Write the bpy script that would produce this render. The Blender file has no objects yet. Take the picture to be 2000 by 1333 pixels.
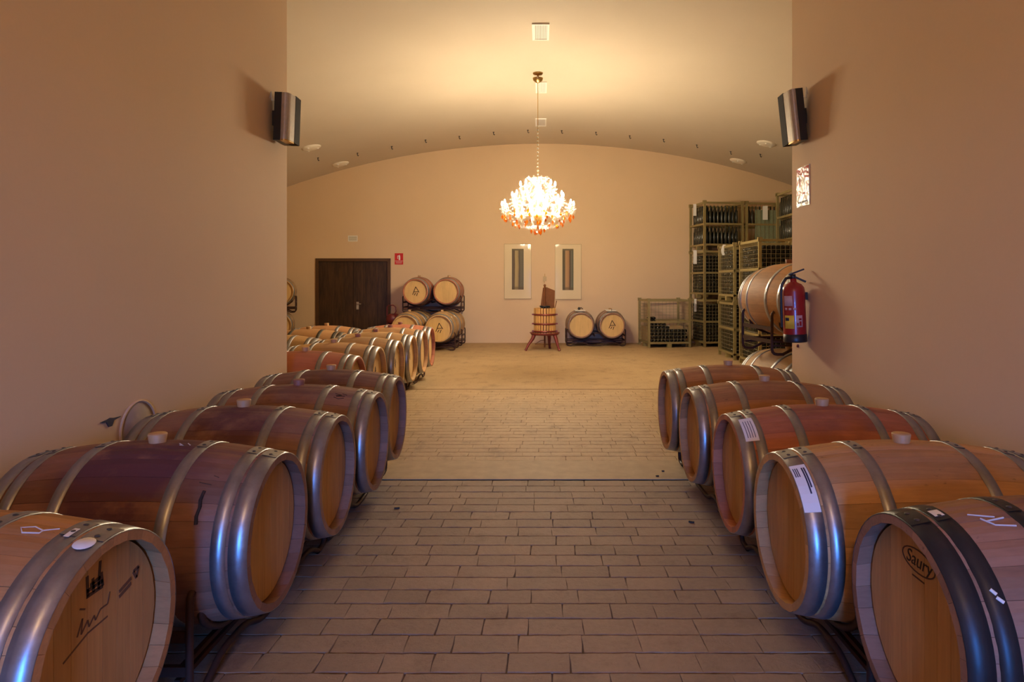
import bpy, bmesh, math, random
from mathutils import Vector, Matrix
random.seed(7)
PI = math.pi
S = bpy.context.scene
C = S.collection

# ------------------------------------------------------------------ camera
F, U0, V0, H = 1260.0, 1058.0, 553.5, 1.51      # focal length and principal point in the 2000x1333 frame, eye height
cam = bpy.data.cameras.new('camera')
cam.sensor_width = 36.0
cam.lens = F / 2000 * 36
cam.shift_x = -(U0 - 1000) / 2000
cam.shift_y = -(666.5 - V0) / 2000
cam.clip_start = 0.05
camo = bpy.data.objects.new('camera', cam)
camo.location = (0, 0, H)
camo.rotation_euler = (PI / 2, 0, 0)
C.objects.link(camo)
S.camera = camo

# ------------------------------------------------------------------ light and exposure
SKY = 78.0            # daylight outside the glazed entrance behind the camera
BULB = 880.0          # candle bulbs of the chandelier
w = bpy.data.worlds.new('world'); S.world = w
w.use_nodes = True
bg = w.node_tree.nodes['Background']
bg.inputs[0].default_value = (0.055, 0.27, 1.0, 1)
bg.inputs[1].default_value = SKY
S.view_settings.view_transform = 'Standard'
S.view_settings.look = 'None'
S.view_settings.gamma = 1
S.view_settings.use_curve_mapping = False
S.view_settings.exposure = 0.0
S.cycles.use_denoising = True
S.cycles.max_bounces = 8
S.cycles.diffuse_bounces = 6
S.cycles.glossy_bounces = 4
S.cycles.transparent_max_bounces = 12
S.cycles.sample_clamp_indirect = 6.0
S.cycles.caustics_reflective = False
S.cycles.caustics_refractive = False
S.cycles.use_light_tree = True
DOOR_Y, DOOR_X0, DOOR_X1, DOOR_Z = -4.6, -.50, .60, 2.35
pl = bpy.data.lights.new('entrance_portal', 'AREA')
pl.shape = 'RECTANGLE'; pl.size = DOOR_X1 - DOOR_X0; pl.size_y = DOOR_Z
pl.cycles.is_portal = True
plo = bpy.data.objects.new('entrance_portal', pl)
plo.location = ((DOOR_X0 + DOOR_X1) / 2, DOOR_Y - 0.12, DOOR_Z / 2)
plo.rotation_euler = (PI / 2, 0, 0)      # points along +Y
C.objects.link(plo)

# ------------------------------------------------------------------ pixel helpers (direction of a photo pixel, met with a plane)
def P(u, v, y):
    return Vector(((u - U0) / F * y, y, H - (v - V0) / F * y))
def on_floor(u, v, z=0.0):
    y = F * (H - z) / (v - V0)
    return P(u, v, y)
def on_side(u, v, x):
    return P(u, v, F * x / (u - U0))

# ------------------------------------------------------------------ materials
def new_mat(name):
    m = bpy.data.materials.new(name); m.use_nodes = True
    nt = m.node_tree
    return m, nt, nt.nodes['Principled BSDF']
def nd(nt, t, **kw):
    n = nt.nodes.new(t)
    for k, v in kw.items():
        setattr(n, k, v)
    return n
def lk(nt, a, b):
    nt.links.new(a, b)
def mathn(nt, op, a, b=None, c=None, clamp=False):
    n = nd(nt, 'ShaderNodeMath', operation=op, use_clamp=clamp)
    for i, x in enumerate((a, b, c)):
        if x is None: continue
        if isinstance(x, (int, float)): n.inputs[i].default_value = x
        else: lk(nt, x, n.inputs[i])
    return n.outputs[0]
def mixc(nt, fac, a, b, mode='MIX'):
    n = nd(nt, 'ShaderNodeMix', data_type='RGBA', blend_type=mode)
    for i, x in ((0, fac), (6, a), (7, b)):
        if isinstance(x, (int, float)): n.inputs[i].default_value = x
        elif isinstance(x, tuple): n.inputs[i].default_value = (*x, 1) if len(x) == 3 else x
        else: lk(nt, x, n.inputs[i])
    return n.outputs[2]
def ramp(nt, x, lo, hi):
    n = nd(nt, 'ShaderNodeMapRange', interpolation_type='SMOOTHSTEP')
    lk(nt, x, n.inputs[0]); n.inputs[1].default_value = lo; n.inputs[2].default_value = hi
    return n.outputs[0]
def noise(nt, vec, scale, detail=4, rough=0.6, stretch=None):
    if stretch:
        mp = nd(nt, 'ShaderNodeMapping'); mp.inputs['Scale'].default_value = stretch
        lk(nt, vec, mp.inputs[0]); vec = mp.outputs[0]
    n = nd(nt, 'ShaderNodeTexNoise')
    lk(nt, vec, n.inputs['Vector'])
    n.inputs['Scale'].default_value = scale; n.inputs['Detail'].default_value = detail; n.inputs['Roughness'].default_value = rough
    return n.outputs[0]
def bump(nt, h, bsdf, strength=0.2, dist=0.002):
    b = nd(nt, 'ShaderNodeBump'); b.inputs['Strength'].default_value = strength; b.inputs['Distance'].default_value = dist
    lk(nt, h, b.inputs['Height']); lk(nt, b.outputs[0], bsdf.inputs['Normal'])
def plain(name, col, rough=0.5, metal=0.0, var=0.0, scale=20, bmp=0.0, spec=0.5, rnd=0.0, coat=0.0):
    m, nt, b = new_mat(name)
    b.inputs['Base Color'].default_value = (*col, 1)
    b.inputs['Roughness'].default_value = rough
    b.inputs['Metallic'].default_value = metal
    b.inputs['Specular IOR Level'].default_value = spec
    b.inputs['Coat Weight'].default_value = coat
    if var or bmp or rnd:
        tc = nd(nt, 'ShaderNodeTexCoord')
        nz = noise(nt, tc.outputs['Object'], scale)
        k = mathn(nt, 'MULTIPLY_ADD', nz, 2 * var, 1 - var)
        if rnd:
            oi = nd(nt, 'ShaderNodeObjectInfo')
            k = mathn(nt, 'MULTIPLY', k, mathn(nt, 'MULTIPLY_ADD', oi.outputs['Random'], 2 * rnd, 1 - rnd))
        cc = nd(nt, 'ShaderNodeCombineColor')
        for i in range(3): lk(nt, k, cc.inputs[i])
        lk(nt, mixc(nt, 1.0, col, cc.outputs[0], 'MULTIPLY'), b.inputs['Base Color'])
        if bmp: bump(nt, nz, b, bmp, 0.003)
    return m
def oak_mat(name, axis, stain, seams=False, rnd=0.14):
    """oak: base tone from the object's colour, grain along one axis, wine stain weighted by the colour's alpha"""
    m, nt, b = new_mat(name)
    tc = nd(nt, 'ShaderNodeTexCoord'); oi = nd(nt, 'ShaderNodeObjectInfo')
    off = nd(nt, 'ShaderNodeVectorMath', operation='ADD')
    lk(nt, tc.outputs['Object'], off.inputs[0])
    sc = nd(nt, 'ShaderNodeVectorMath', operation='SCALE'); sc.inputs['Scale'].default_value = 37.0
    cb = nd(nt, 'ShaderNodeCombineXYZ')
    for i in range(3): lk(nt, oi.outputs['Random'], cb.inputs[i])
    lk(nt, cb.outputs[0], sc.inputs[0]); lk(nt, sc.outputs[0], off.inputs[1])
    st = [1.0, 1.0, 1.0]; st[axis] = 0.05
    grain = noise(nt, off.outputs[0], 90, 5, 0.65, tuple(st))
    st2 = [1.0, 1.0, 1.0]; st2[axis] = 0.25
    blotch = noise(nt, off.outputs[0], 7, 4, 0.6, tuple(st2))
    rn = oi.outputs['Random']
    if seams:
        sp = nd(nt, 'ShaderNodeSeparateXYZ'); lk(nt, tc.outputs['Object'], sp.inputs[0])
        ang = mathn(nt, 'ARCTAN2', sp.outputs[1], mathn(nt, 'SUBTRACT', sp.outputs[2], 0.355))
        a = mathn(nt, 'MULTIPLY', ang, 26 / (2 * PI))
        wn = nd(nt, 'ShaderNodeTexWhiteNoise', noise_dimensions='2D')
        cx = nd(nt, 'ShaderNodeCombineXYZ'); lk(nt, mathn(nt, 'FLOOR', a), cx.inputs[0]); lk(nt, rn, cx.inputs[1]); lk(nt, cx.outputs[0], wn.inputs['Vector'])
        rn = wn.outputs[0]
    k = mathn(nt, 'MULTIPLY_ADD', grain, 0.5, 0.72)
    k = mathn(nt, 'MULTIPLY', k, mathn(nt, 'MULTIPLY_ADD', blotch, 0.5, 0.78))
    k = mathn(nt, 'MULTIPLY', k, mathn(nt, 'MULTIPLY_ADD', rn, 2 * rnd, 1 - rnd))
    cc = nd(nt, 'ShaderNodeCombineColor')
    for i in range(3): lk(nt, k, cc.inputs[i])
    col = mixc(nt, 1.0, oi.outputs['Color'], cc.outputs[0], 'MULTIPLY')
    if stain:
        sp = nd(nt, 'ShaderNodeSeparateXYZ'); lk(nt, tc.outputs['Object'], sp.inputs[0])
        ax = mathn(nt, 'ABSOLUTE', sp.outputs[0])
        nz = noise(nt, off.outputs[0], 5, 5, 0.65)
        nz2 = noise(nt, tc.outputs['Object'], 4, 3, 0.6, (1, 1, 0.5))
        edge = mathn(nt, 'ADD', ax, mathn(nt, 'MULTIPLY_ADD', nz2, 0.35, -0.17))
        band = mathn(nt, 'SUBTRACT', 1.0, ramp(nt, edge, 0.12, 0.30))
        mk = mathn(nt, 'MULTIPLY', band, ramp(nt, nz, 0.25, 0.6))
        mk = mathn(nt, 'MULTIPLY', mk, oi.outputs['Alpha'], clamp=True)
        col = mixc(nt, mk, col, (0.10, 0.036, 0.044))
        marks = ramp(nt, noise(nt, off.outputs[0], 16, 3, 0.7, (1, 2.2, 2.2)), 0.66, 0.74)
        col = mixc(nt, mathn(nt, 'MULTIPLY', marks, 0.45), col, (0.06, 0.03, 0.025))
    lk(nt, col, b.inputs['Base Color'])
    b.inputs['Roughness'].default_value = 0.62
    b.inputs['Specular IOR Level'].default_value = 0.3
    bump(nt, grain, b, 0.25, 0.0015)
    return m

M = {}
def plaster(name, col):
    m, nt, b = new_mat(name)
    g = nd(nt, 'ShaderNodeNewGeometry')
    a = noise(nt, g.outputs['Position'], 0.9, 3, 0.5)
    f = noise(nt, g.outputs['Position'], 55, 4, 0.6)
    k = mathn(nt, 'ADD', mathn(nt, 'MULTIPLY_ADD', a, 0.10, 0.93), mathn(nt, 'MULTIPLY', f, 0.04))
    cc = nd(nt, 'ShaderNodeCombineColor')
    for i in range(3): lk(nt, k, cc.inputs[i])
    lk(nt, mixc(nt, 1.0, col, cc.outputs[0], 'MULTIPLY'), b.inputs['Base Color'])
    b.inputs['Roughness'].default_value = 0.75
    b.inputs['Specular IOR Level'].default_value = 0.25
    bump(nt, f, b, 0.12, 0.002)
    return m
M['wall'] = plaster('plaster_tan', (0.69, 0.50, 0.31))
M['ceiling'] = plaster('plaster_ceiling', (0.595, 0.495, 0.37))
M['oak'] = oak_mat('oak_staves', 0, True)
M['oak_body'] = oak_mat('oak_body', 0, True, seams=True)
M['oak_head'] = oak_mat('oak_head', 2, False, rnd=0.08)
def metal_mat(name, col, rough, metal=0.85):
    m, nt, b = new_mat(name)
    tc = nd(nt, 'ShaderNodeTexCoord')
    a = noise(nt, tc.outputs['Object'], 18, 5, 0.7)
    c = noise(nt, tc.outputs['Object'], 70, 3, 0.6)
    k = mathn(nt, 'MULTIPLY_ADD', a, 0.7, 0.62)
    cc = nd(nt, 'ShaderNodeCombineColor')
    for i in range(3): lk(nt, k, cc.inputs[i])
    lk(nt, mixc(nt, 1.0, col, cc.outputs[0], 'MULTIPLY'), b.inputs['Base Color'])
    lk(nt, mathn(nt, 'MULTIPLY_ADD', a, 0.25, rough - 0.12), b.inputs['Roughness'])
    b.inputs['Metallic'].default_value = metal
    bump(nt, c, b, 0.10, 0.001)
    return m
M['hoop'] = metal_mat('galvanised_hoop', (0.36, 0.36, 0.37), 0.37)
M['hoop_black'] = metal_mat('black_hoop', (0.025, 0.025, 0.028), 0.42, 0.3)
M['hoop_dark'] = metal_mat('dark_hoop', (0.10, 0.09, 0.07), 0.5, 0.6)
M['rivet'] = plain('rivet_steel', (0.10, 0.10, 0.11), 0.45, 0.7)
M['bung'] = plain('silicone_bung', (0.50, 0.30, 0.13), 0.55, 0, 0.1, 12)
M['bung_red'] = plain('red_brown_bung', (0.30, 0.12, 0.07), 0.55, 0, 0.1, 12)
M['rack'] = plain('rack_steel', (0.050, 0.022, 0.015), 0.45, 0.0, 0.3, 14, spec=0.2)
M['burn'] = plain('burnt_mark', (0.025, 0.014, 0.01), 0.8)
M['burn_faint'] = plain('faint_burnt_mark', (0.15, 0.075, 0.04), 0.8)
M['burn_soft'] = plain('faded_burnt_mark', (0.075, 0.038, 0.022), 0.8)
M['paper'] = plain('paper', (0.78, 0.76, 0.72), 0.7)
M['ink'] = plain('ink', (0.03, 0.03, 0.06), 0.7)
M['chalk'] = plain('chalk', (0.62, 0.56, 0.54), 0.9)
M['white'] = plain('white_enamel', (0.78, 0.75, 0.68), 0.4)
M['white_metal'] = plain('white_grille', (0.80, 0.76, 0.68), 0.45)
M['black'] = plain('black_plastic', (0.012, 0.012, 0.014), 0.4)
M['dark_steel'] = plain('dark_steel', (0.05, 0.048, 0.05), 0.4, 0.6)
M['silver'] = metal_mat('brushed_silver', (0.50, 0.43, 0.35), 0.5, 0.35)
M['dark_grille'] = plain('dark_grille_cloth', (0.022, 0.012, 0.008), 0.8, spec=0.2)
M['brass'] = plain('brass', (0.62, 0.40, 0.14), 0.28, 0.9)
M['red'] = plain('red_enamel', (0.33, 0.012, 0.014), 0.28, 0, 0.05, 8, coat=0.3)
M['sign_red'] = plain('sign_red', (0.60, 0.02, 0.02), 0.45)
M['yellow'] = plain('yellow_print', (0.80, 0.55, 0.05), 0.5)
M['pink_print'] = plain('faded_white_print', (0.62, 0.38, 0.36), 0.5)
M['dark_red'] = plain('dark_red_paint', (0.13, 0.015, 0.015), 0.35, 0.1, 0.2, 10)
M['press_red'] = plain('press_red_iron', (0.20, 0.035, 0.022), 0.42, 0.2, 0.2, 14)
M['press_slat'] = plain('press_slat_wood', (0.56, 0.30, 0.09), 0.55, 0, 0.2, 16, 0.1, rnd=0.18)
M['press_dark'] = plain('press_dark_wood', (0.15, 0.055, 0.02), 0.7, 0, 0.3, 12, spec=0.15)
M['cage'] = plain('zinc_yellow_steel', (0.34, 0.275, 0.12), 0.45, 0.45, 0.2, 9)
M['wire'] = plain('cage_wire', (0.34, 0.29, 0.16), 0.4, 0.6)
M['bottle'] = plain('dark_bottle_glass', (0.010, 0.011, 0.008), 0.2, 0, spec=0.35)
M['green_sheet'] = plain('green_sheeting', (0.22, 0.26, 0.16), 0.7, 0, 0.3, 22, 0.3)
M['board'] = plain('cardboard_sheet', (0.42, 0.27, 0.12), 0.8, 0, 0.1, 10)
M['grey_plug'] = plain('grey_plug', (0.36, 0.27, 0.22), 0.75, 0, 0.15, 15, 0.2)
M['concrete'] = plain('threshold_concrete', (0.42, 0.30, 0.165), 0.7, 0, 0.25, 9, 0.15)
M['matboard'] = plain('mat_board', (0.84, 0.66, 0.40), 0.8)
M['frame_wood'] = plain('thin_picture_frame', (0.50, 0.36, 0.19), 0.5)
M['detector'] = plain('cream_plastic', (0.80, 0.72, 0.58), 0.35)
def wood_dark():
    m, nt, b = new_mat('dark_stained_door')
    tc = nd(nt, 'ShaderNodeTexCoord'); oi = nd(nt, 'ShaderNodeObjectInfo')
    g = noise(nt, tc.outputs['Object'], 14, 6, 0.65, (1.6, 1, 0.16))
    k = ramp(nt, g, 0.3, 0.75)
    col = mixc(nt, k, (0.022, 0.009, 0.004), (0.075, 0.034, 0.015))
    lk(nt, col, b.inputs['Base Color'])
    b.inputs['Roughness'].default_value = 0.5
    bump(nt, g, b, 0.1, 0.002)
    return m
M['door'] = wood_dark()
M['door_frame'] = plain('door_frame_wood', (0.085, 0.038, 0.014), 0.45, 0, 0.2, 10)
# floor: stamped pavers
def paver(name, pattern, base=(0.44, 0.305, 0.165)):
    m, nt, b = new_mat(name)
    g = nd(nt, 'ShaderNodeNewGeometry'); oi = nd(nt, 'ShaderNodeObjectInfo')
    pos = g.outputs['Position']
    a = noise(nt, pos, 1.1, 4, 0.6)
    f = noise(nt, pos, 34, 6, 0.75)
    dirt = ramp(nt, noise(nt, pos, 3.2, 8, 0.75), 0.50, 0.72)
    k = mathn(nt, 'ADD', mathn(nt, 'MULTIPLY_ADD', a, 0.42, 0.52), mathn(nt, 'MULTIPLY', f, 0.54))
    k = mathn(nt, 'MULTIPLY', k, mathn(nt, 'MULTIPLY_ADD', oi.outputs['Random'], 0.20, 0.90))
    cc = nd(nt, 'ShaderNodeCombineColor')
    for i in range(3): lk(nt, k, cc.inputs[i])
    col = mixc(nt, 1.0, base, cc.outputs[0], 'MULTIPLY')
    col = mixc(nt, mathn(nt, 'MULTIPLY', dirt, 0.55), col, (0.17, 0.105, 0.06))
    if pattern:
        bt = nd(nt, 'ShaderNodeTexBrick')
        lk(nt, pos, bt.inputs['Vector'])
        bt.inputs['Scale'].default_value = 1.0; bt.inputs['Mortar Size'].default_value = 0.006
        bt.inputs['Mortar Smooth'].default_value = 0.5
        bt.inputs['Brick Width'].default_value = 0.24; bt.inputs['Row Height'].default_value = 0.1355
        bt.inputs[1].default_value = bt.inputs[2].default_value = (1, 1, 1, 1); bt.inputs[3].default_value = (0, 0, 0, 1)
        inv = mathn(nt, 'MULTIPLY', bt.outputs['Fac'], ramp(nt, noise(nt, pos, 1.6, 4), 0.35, 0.7))
        col = mixc(nt, mathn(nt, 'MULTIPLY', inv, 0.45), col, (0.24, 0.15, 0.08))
    lk(nt, col, b.inputs['Base Color'])
    b.inputs['Roughness'].default_value = 0.62
    b.inputs['Specular IOR Level'].default_value = 0.35
    bump(nt, f, b, 0.8, 0.008)
    return m
M['paver'] = paver('stamped_paver', False, (0.325, 0.22, 0.14))
M['paver_hall'] = paver('stamped_paver_hall', False)
M['floor_far'] = paver('stamped_floor_far', True)
M['mortar_hall'] = plain('hall_joint_sand', (0.30, 0.20, 0.11), 0.9, 0, 0.3, 6)
M['mortar'] = plain('joint_dirt', (0.10, 0.06, 0.04), 0.9, 0, 0.3, 12)
def crystal_glass(name, through, glow, mix_glow, mix_gloss):
    m, nt, b = new_mat(name)
    out = nt.nodes['Material Output']; nt.nodes.remove(b)
    tr = nd(nt, 'ShaderNodeBsdfTranslucent'); tr.inputs[0].default_value = (*glow, 1)
    tp = nd(nt, 'ShaderNodeBsdfTransparent'); tp.inputs[0].default_value = (*through, 1)
    gl = nd(nt, 'ShaderNodeBsdfGlossy'); gl.inputs['Roughness'].default_value = 0.12
    m1 = nd(nt, 'ShaderNodeMixShader'); m1.inputs[0].default_value = mix_glow; lk(nt, tp.outputs[0], m1.inputs[1]); lk(nt, tr.outputs[0], m1.inputs[2])
    m2 = nd(nt, 'ShaderNodeMixShader'); m2.inputs[0].default_value = mix_gloss; lk(nt, m1.outputs[0], m2.inputs[1]); lk(nt, gl.outputs[0], m2.inputs[2])
    lk(nt, m2.outputs[0], out.inputs[0])
    return m
M['crystal'] = crystal_glass('clear_crystal', (0.96, 0.95, 0.93), (0.5, 0.5, 0.5), 0.05, 0.07)
M['amber'] = crystal_glass('amber_crystal', (0.95, 0.50, 0.06), (0.20, 0.07, 0.004), 0.35, 0.015)
M['bead'] = crystal_glass('frosted_bead', (0.9, 0.9, 0.9), (0.85, 0.82, 0.75), 0.75, 0.1)
def glass_pane():
    m, nt, b = new_mat('picture_glass')
    out = nt.nodes['Material Output']; nt.nodes.remove(b)
    tp = nd(nt, 'ShaderNodeBsdfTransparent'); gl = nd(nt, 'ShaderNodeBsdfGlossy'); gl.inputs['Roughness'].default_value = 0.05
    fr = nd(nt, 'ShaderNodeFresnel'); fr.inputs[0].default_value = 1.3
    mx = nd(nt, 'ShaderNodeMixShader'); lk(nt, fr.outputs[0], mx.inputs[0]); lk(nt, tp.outputs[0], mx.inputs[1]); lk(nt, gl.outputs[0], mx.inputs[2])
    lk(nt, mx.outputs[0], out.inputs[0])
    return m
M['pane'] = glass_pane()
def bulb_mat():
    m, nt, b = new_mat('lit_bulb')
    b.inputs['Base Color'].default_value = (1, 0.9, 0.75, 1)
    b.inputs['Emission Color'].default_value = (1.0, 0.84, 0.58, 1)
    b.inputs['Emission Strength'].default_value = BULB
    return m
M['bulb'] = bulb_mat()

# ------------------------------------------------------------------ geometry helpers
class MB:
    """collects shapes into one mesh"""
    def __init__(self): self.v = []; self.f = []; self.smooth = []
    def add(self, verts, faces, smooth=False):
        o = len(self.v); self.v += [tuple(x) for x in verts]
        self.f += [tuple(i + o for i in fc) for fc in faces]; self.smooth += [smooth] * len(faces)
        return self
    def box(self, x0, x1, y0, y1, z0, z1, mat=None):
        vs = [Vector(p) for p in ((x0,y0,z0),(x1,y0,z0),(x1,y1,z0),(x0,y1,z0),(x0,y0,z1),(x1,y0,z1),(x1,y1,z1),(x0,y1,z1))]
        if mat is not None: vs = [mat @ p for p in vs]
        return self.add(vs, [(0,3,2,1),(4,5,6,7),(0,1,5,4),(1,2,6,5),(2,3,7,6),(3,0,4,7)])
    def bar(self, a, b, w, h=None, up=(0,0,1)):
        """rectangular bar from a to b"""
        a = Vector(a); b = Vector(b); h = w if h is None else h
        d = (b - a).normalized(); u = Vector(up)
        if abs(d.dot(u)) > 0.99: u = Vector((0,1,0))
        s = d.cross(u).normalized(); t = s.cross(d).normalized()
        vs = [p + s * (i * w / 2) + t * (j * h / 2) for p in (a, b) for i, j in ((-1,-1),(1,-1),(1,1),(-1,1))]
        return self.add(vs, [(0,1,2,3),(7,6,5,4),(0,4,5,1),(1,5,6,2),(2,6,7,3),(3,7,4,0)])
    def tube(self, pts, r, n=8, closed=False, caps=True):
        pts = [Vector(p) for p in pts]; k = len(pts)
        rs = r if isinstance(r, (list, tuple)) else [r] * k
        prev = None; vs = []
        for i, p in enumerate(pts):
            if closed: d = (pts[(i + 1) % k] - pts[i - 1])
            else: d = pts[min(i + 1, k - 1)] - pts[max(i - 1, 0)]
            d = d.normalized() if d.length > 1e-9 else Vector((0,0,1))
            if prev is None:
                u = Vector((0,0,1)) if abs(d.z) < 0.9 else Vector((1,0,0))
                prev = d.cross(u).normalized()
            else:
                prev = (prev - d * prev.dot(d))
                prev = prev.normalized() if prev.length > 1e-6 else d.orthogonal().normalized()
            t = d.cross(prev)
            vs += [p + (prev * math.cos(2*PI*j/n) + t * math.sin(2*PI*j/n)) * rs[i] for j in range(n)]
        fs = []
        for i in range(k if closed else k - 1):
            a = i * n; b2 = ((i + 1) % k) * n
            fs += [(a + j, a + (j+1) % n, b2 + (j+1) % n, b2 + j) for j in range(n)]
        self.add(vs, fs, True)
        if not closed and caps:
            self.add(vs[:n], [tuple(range(n - 1, -1, -1))]); self.add(vs[-n:], [tuple(range(n))])
        return self
    def lathe(self, prof, n=24, axis='Z', at=(0,0,0), a0=0.0, a1=2*PI, smooth=True, sm=None):
        """prof: (radius, height) list turned about the axis"""
        full = abs(a1 - a0 - 2*PI) < 1e-6
        cols = n if full else n + 1
        at = Vector(at); vs = []
        for i in range(cols):
            a = a0 + (a1 - a0) * i / n; c, s = math.cos(a), math.sin(a)
            for r, z in prof:
                p = {'Z': (r*c, r*s, z), 'X': (z, r*s, r*c), 'Y': (r*c, z, r*s)}[axis]
                vs.append(at + Vector(p))
        k = len(prof); fs = []
        for i in range(n):
            a = i * k; b = ((i + 1) % cols) * k
            fs += [(a + j, b + j, b + j + 1, a + j + 1) for j in range(k - 1)]
        return self.add(vs, fs, smooth)
    def disc(self, c, r, n=24, axis='X', flip=False):
        c = Vector(c); vs = []
        for i in range(n):
            a = 2*PI*i/n; x, y = r*math.cos(a), r*math.sin(a)
            vs.append(c + Vector({'X': (0, x, y), 'Y': (x, 0, y), 'Z': (x, y, 0)}[axis]))
        return self.add(vs, [tuple(range(n))])
    def poly(self, pts, thick):
        """flat outline (list of Vector) given a thickness vector"""
        n = len(pts); t = Vector(thick); pts = [Vector(p) for p in pts]
        fs = [tuple(range(n)), tuple(range(2*n - 1, n - 1, -1))] + [(i, i + n, (i+1) % n + n, (i+1) % n) for i in range(n)]
        return self.add(pts + [p + t for p in pts], fs)
    def ball(self, c, r, n=8, m=5, sq=(1,1,1)):
        c = Vector(c)
        prof = [(math.sin(PI*j/m), -math.cos(PI*j/m)) for j in range(m + 1)]
        vs = []; k = m + 1
        for i in range(n):
            a = 2*PI*i/n
            for q, z in prof: vs.append(c + Vector((q*math.cos(a)*r*sq[0], q*math.sin(a)*r*sq[1], z*r*sq[2])))
        fs = []
        for i in range(n):
            a = i*k; b = ((i+1) % n)*k
            for j in range(m):
                if j == 0: fs.append((a, b + 1, a + 1))
                elif j == m - 1: fs.append((a + j, b + j, a + j + 1))
                else: fs.append((a + j, b + j, b + j + 1, a + j + 1))
        return self.add(vs, fs, True)
    def octa(self, c, r, h):
        c = Vector(c)
        vs = [c + Vector(p) for p in ((r,0,0),(0,r,0),(-r,0,0),(0,-r,0),(0,0,h),(0,0,-h))]
        return self.add(vs, [(0,1,4),(1,2,4),(2,3,4),(3,0,4),(1,0,5),(2,1,5),(3,2,5),(0,3,5)])
    def mesh(self, name, mat):
        me = bpy.data.meshes.new(name); me.from_pydata(self.v, [], self.f)
        me.polygons.foreach_set('use_smooth', self.smooth)
        bm = bmesh.new(); bm.from_mesh(me); bmesh.ops.recalc_face_normals(bm, faces=bm.faces); bm.to_mesh(me); bm.free()
        if mat: me.materials.append(M[mat] if isinstance(mat, str) else mat)
        return me
    def build(self, name, mat, parent=None, **kw):
        return link(name, self.mesh(name, mat), parent, **kw)
def link(name, me, parent=None, loc=None, rot=None, color=None, scale=None):
    o = bpy.data.objects.new(name, me); C.objects.link(o)
    if parent is not None: o.parent = parent
    if loc is not None: o.location = loc
    if rot is not None: o.rotation_euler = rot
    if scale is not None: o.scale = scale
    if color is not None: o.color = color
    return o
def thing(name, label, cat, loc=(0,0,0), rotz=0.0, group=None, rot=None):
    o = bpy.data.objects.new(name, None); C.objects.link(o)
    o.empty_display_size = 0.1
    o.location = loc; o.rotation_euler = rot if rot is not None else (0, 0, rotz)
    return tag(o, label, cat, group)
def tag(o, label, cat, group=None, kind=None):
    o['label'] = label
    if cat: o['category'] = cat
    if group: o['group'] = group
    if kind: o['kind'] = kind
    return o
def struct(name, mb, mat, parent=None):
    o = mb.build(name, mat, parent); o['kind'] = 'structure'; return o
def rounded(pts, r, seg=4, closed=True):
    """polyline with rounded corners, pts are 2-D"""
    out = []; n = len(pts)
    for i, p in enumerate(pts):
        p = Vector(p)
        if not closed and i in (0, n - 1): out.append(p); continue
        a = Vector(pts[i - 1]) - p; b = Vector(pts[(i + 1) % n]) - p
        ra = min(r, a.length * 0.45, b.length * 0.45)
        s = p + a.normalized() * ra; e = p + b.normalized() * ra
        for k in range(seg + 1):
            t = k / seg
            out.append(s * (1 - t)**2 + p * (2*t*(1 - t)) + e * t**2)
    return out

# ------------------------------------------------------------------ the setting
XL, XR = -2.20, 2.10                # side walls of the passage
YCL, YCR = 5.57, 5.41               # where those walls end and the hall opens
YB = 16.3                           # rear wall of the hall
HX = 8.8                            # hall half width
CROWN = H + (V0 - 281) / F * YB
VR = 19.5
def vault(x): return CROWN - (VR - math.sqrt(VR*VR - x*x))
TH0, TH1 = 4.965, 5.49              # threshold strip
NEARB = 9.2                         # modelled hall pavers end here

mb = MB()
mb.add([(-HX,DOOR_Y-0.2,-.006),(HX,DOOR_Y-0.2,-.006),(HX,TH0-.026,-.006),(-HX,TH0-.026,-.006)], [(0,1,2,3)])
mb.add([(-HX,TH0-.026,-.006),(HX,TH0-.026,-.006),(HX,TH0-.026,-.06),(-HX,TH0-.026,-.06),(HX,TH0,-.06),(-HX,TH0,-.06),(HX,TH0,-.006),(-HX,TH0,-.006)], [(0,1,2,3),(3,2,4,5),(5,4,6,7)])
floor = struct('floor', mb, 'mortar')
mb = MB(); mb.box(-HX, HX, TH0, NEARB, -.1, -.005)
o = mb.build('hall_joint_bed', 'mortar_hall', floor); o['kind'] = 'structure'
mb = MB(); mb.box(-HX, HX, NEARB, YB + .1, -.1, 0)
o = mb.build('paved_ground', 'floor_far', floor); o['kind'] = 'structure'
mb = MB(); mb.box(XL - .2, XR + .2, TH0, TH1, -.055, 0.001)
struct('trim_1', mb, 'concrete')
N = 40
mb = MB(); vs = []; fs = []
for i in range(N + 1):
    x = -HX + 2*HX*i/N
    vs += [(x, DOOR_Y - .2, vault(x)), (x, YB + .1, vault(x))]
for i in range(N): fs.append((2*i, 2*i+1, 2*i+3, 2*i+2))
mb.add(vs, fs, True)
vs2 = [(x, y, z + .15) for x, y, z in vs]
mb.add(vs2, [tuple(reversed(f)) for f in fs], True)
ceiling = struct('ceiling', mb, 'ceiling')
def wall_to_vault(name, x0, x1, y0, y1, n=1):
    mb = MB()
    for i in range(n):
        a = x0 + (x1-x0)*i/n; b = x0 + (x1-x0)*(i+1)/n
        za, zb = vault(a) + .05, vault(b) + .05
        vs = [(a,y0,-.1),(b,y0,-.1),(b,y1,-.1),(a,y1,-.1),(a,y0,za),(b,y0,zb),(b,y1,zb),(a,y1,za)]
        mb.add(vs, [(0,3,2,1),(4,5,6,7),(0,1,5,4),(2,3,7,6)] + ([(3,0,4,7)] if i == 0 else []) + ([(1,2,6,5)] if i == n-1 else []))
    return struct(name, mb, 'wall')
wall_to_vault('wall_left', XL - .25, XL, DOOR_Y, YCL)
wall_to_vault('wall_right', XR, XR + .25, DOOR_Y, YCR)
wall_to_vault('wall_hall_front_left', -HX, XL - .25, YCL - .25, YCL, 16)
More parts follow.
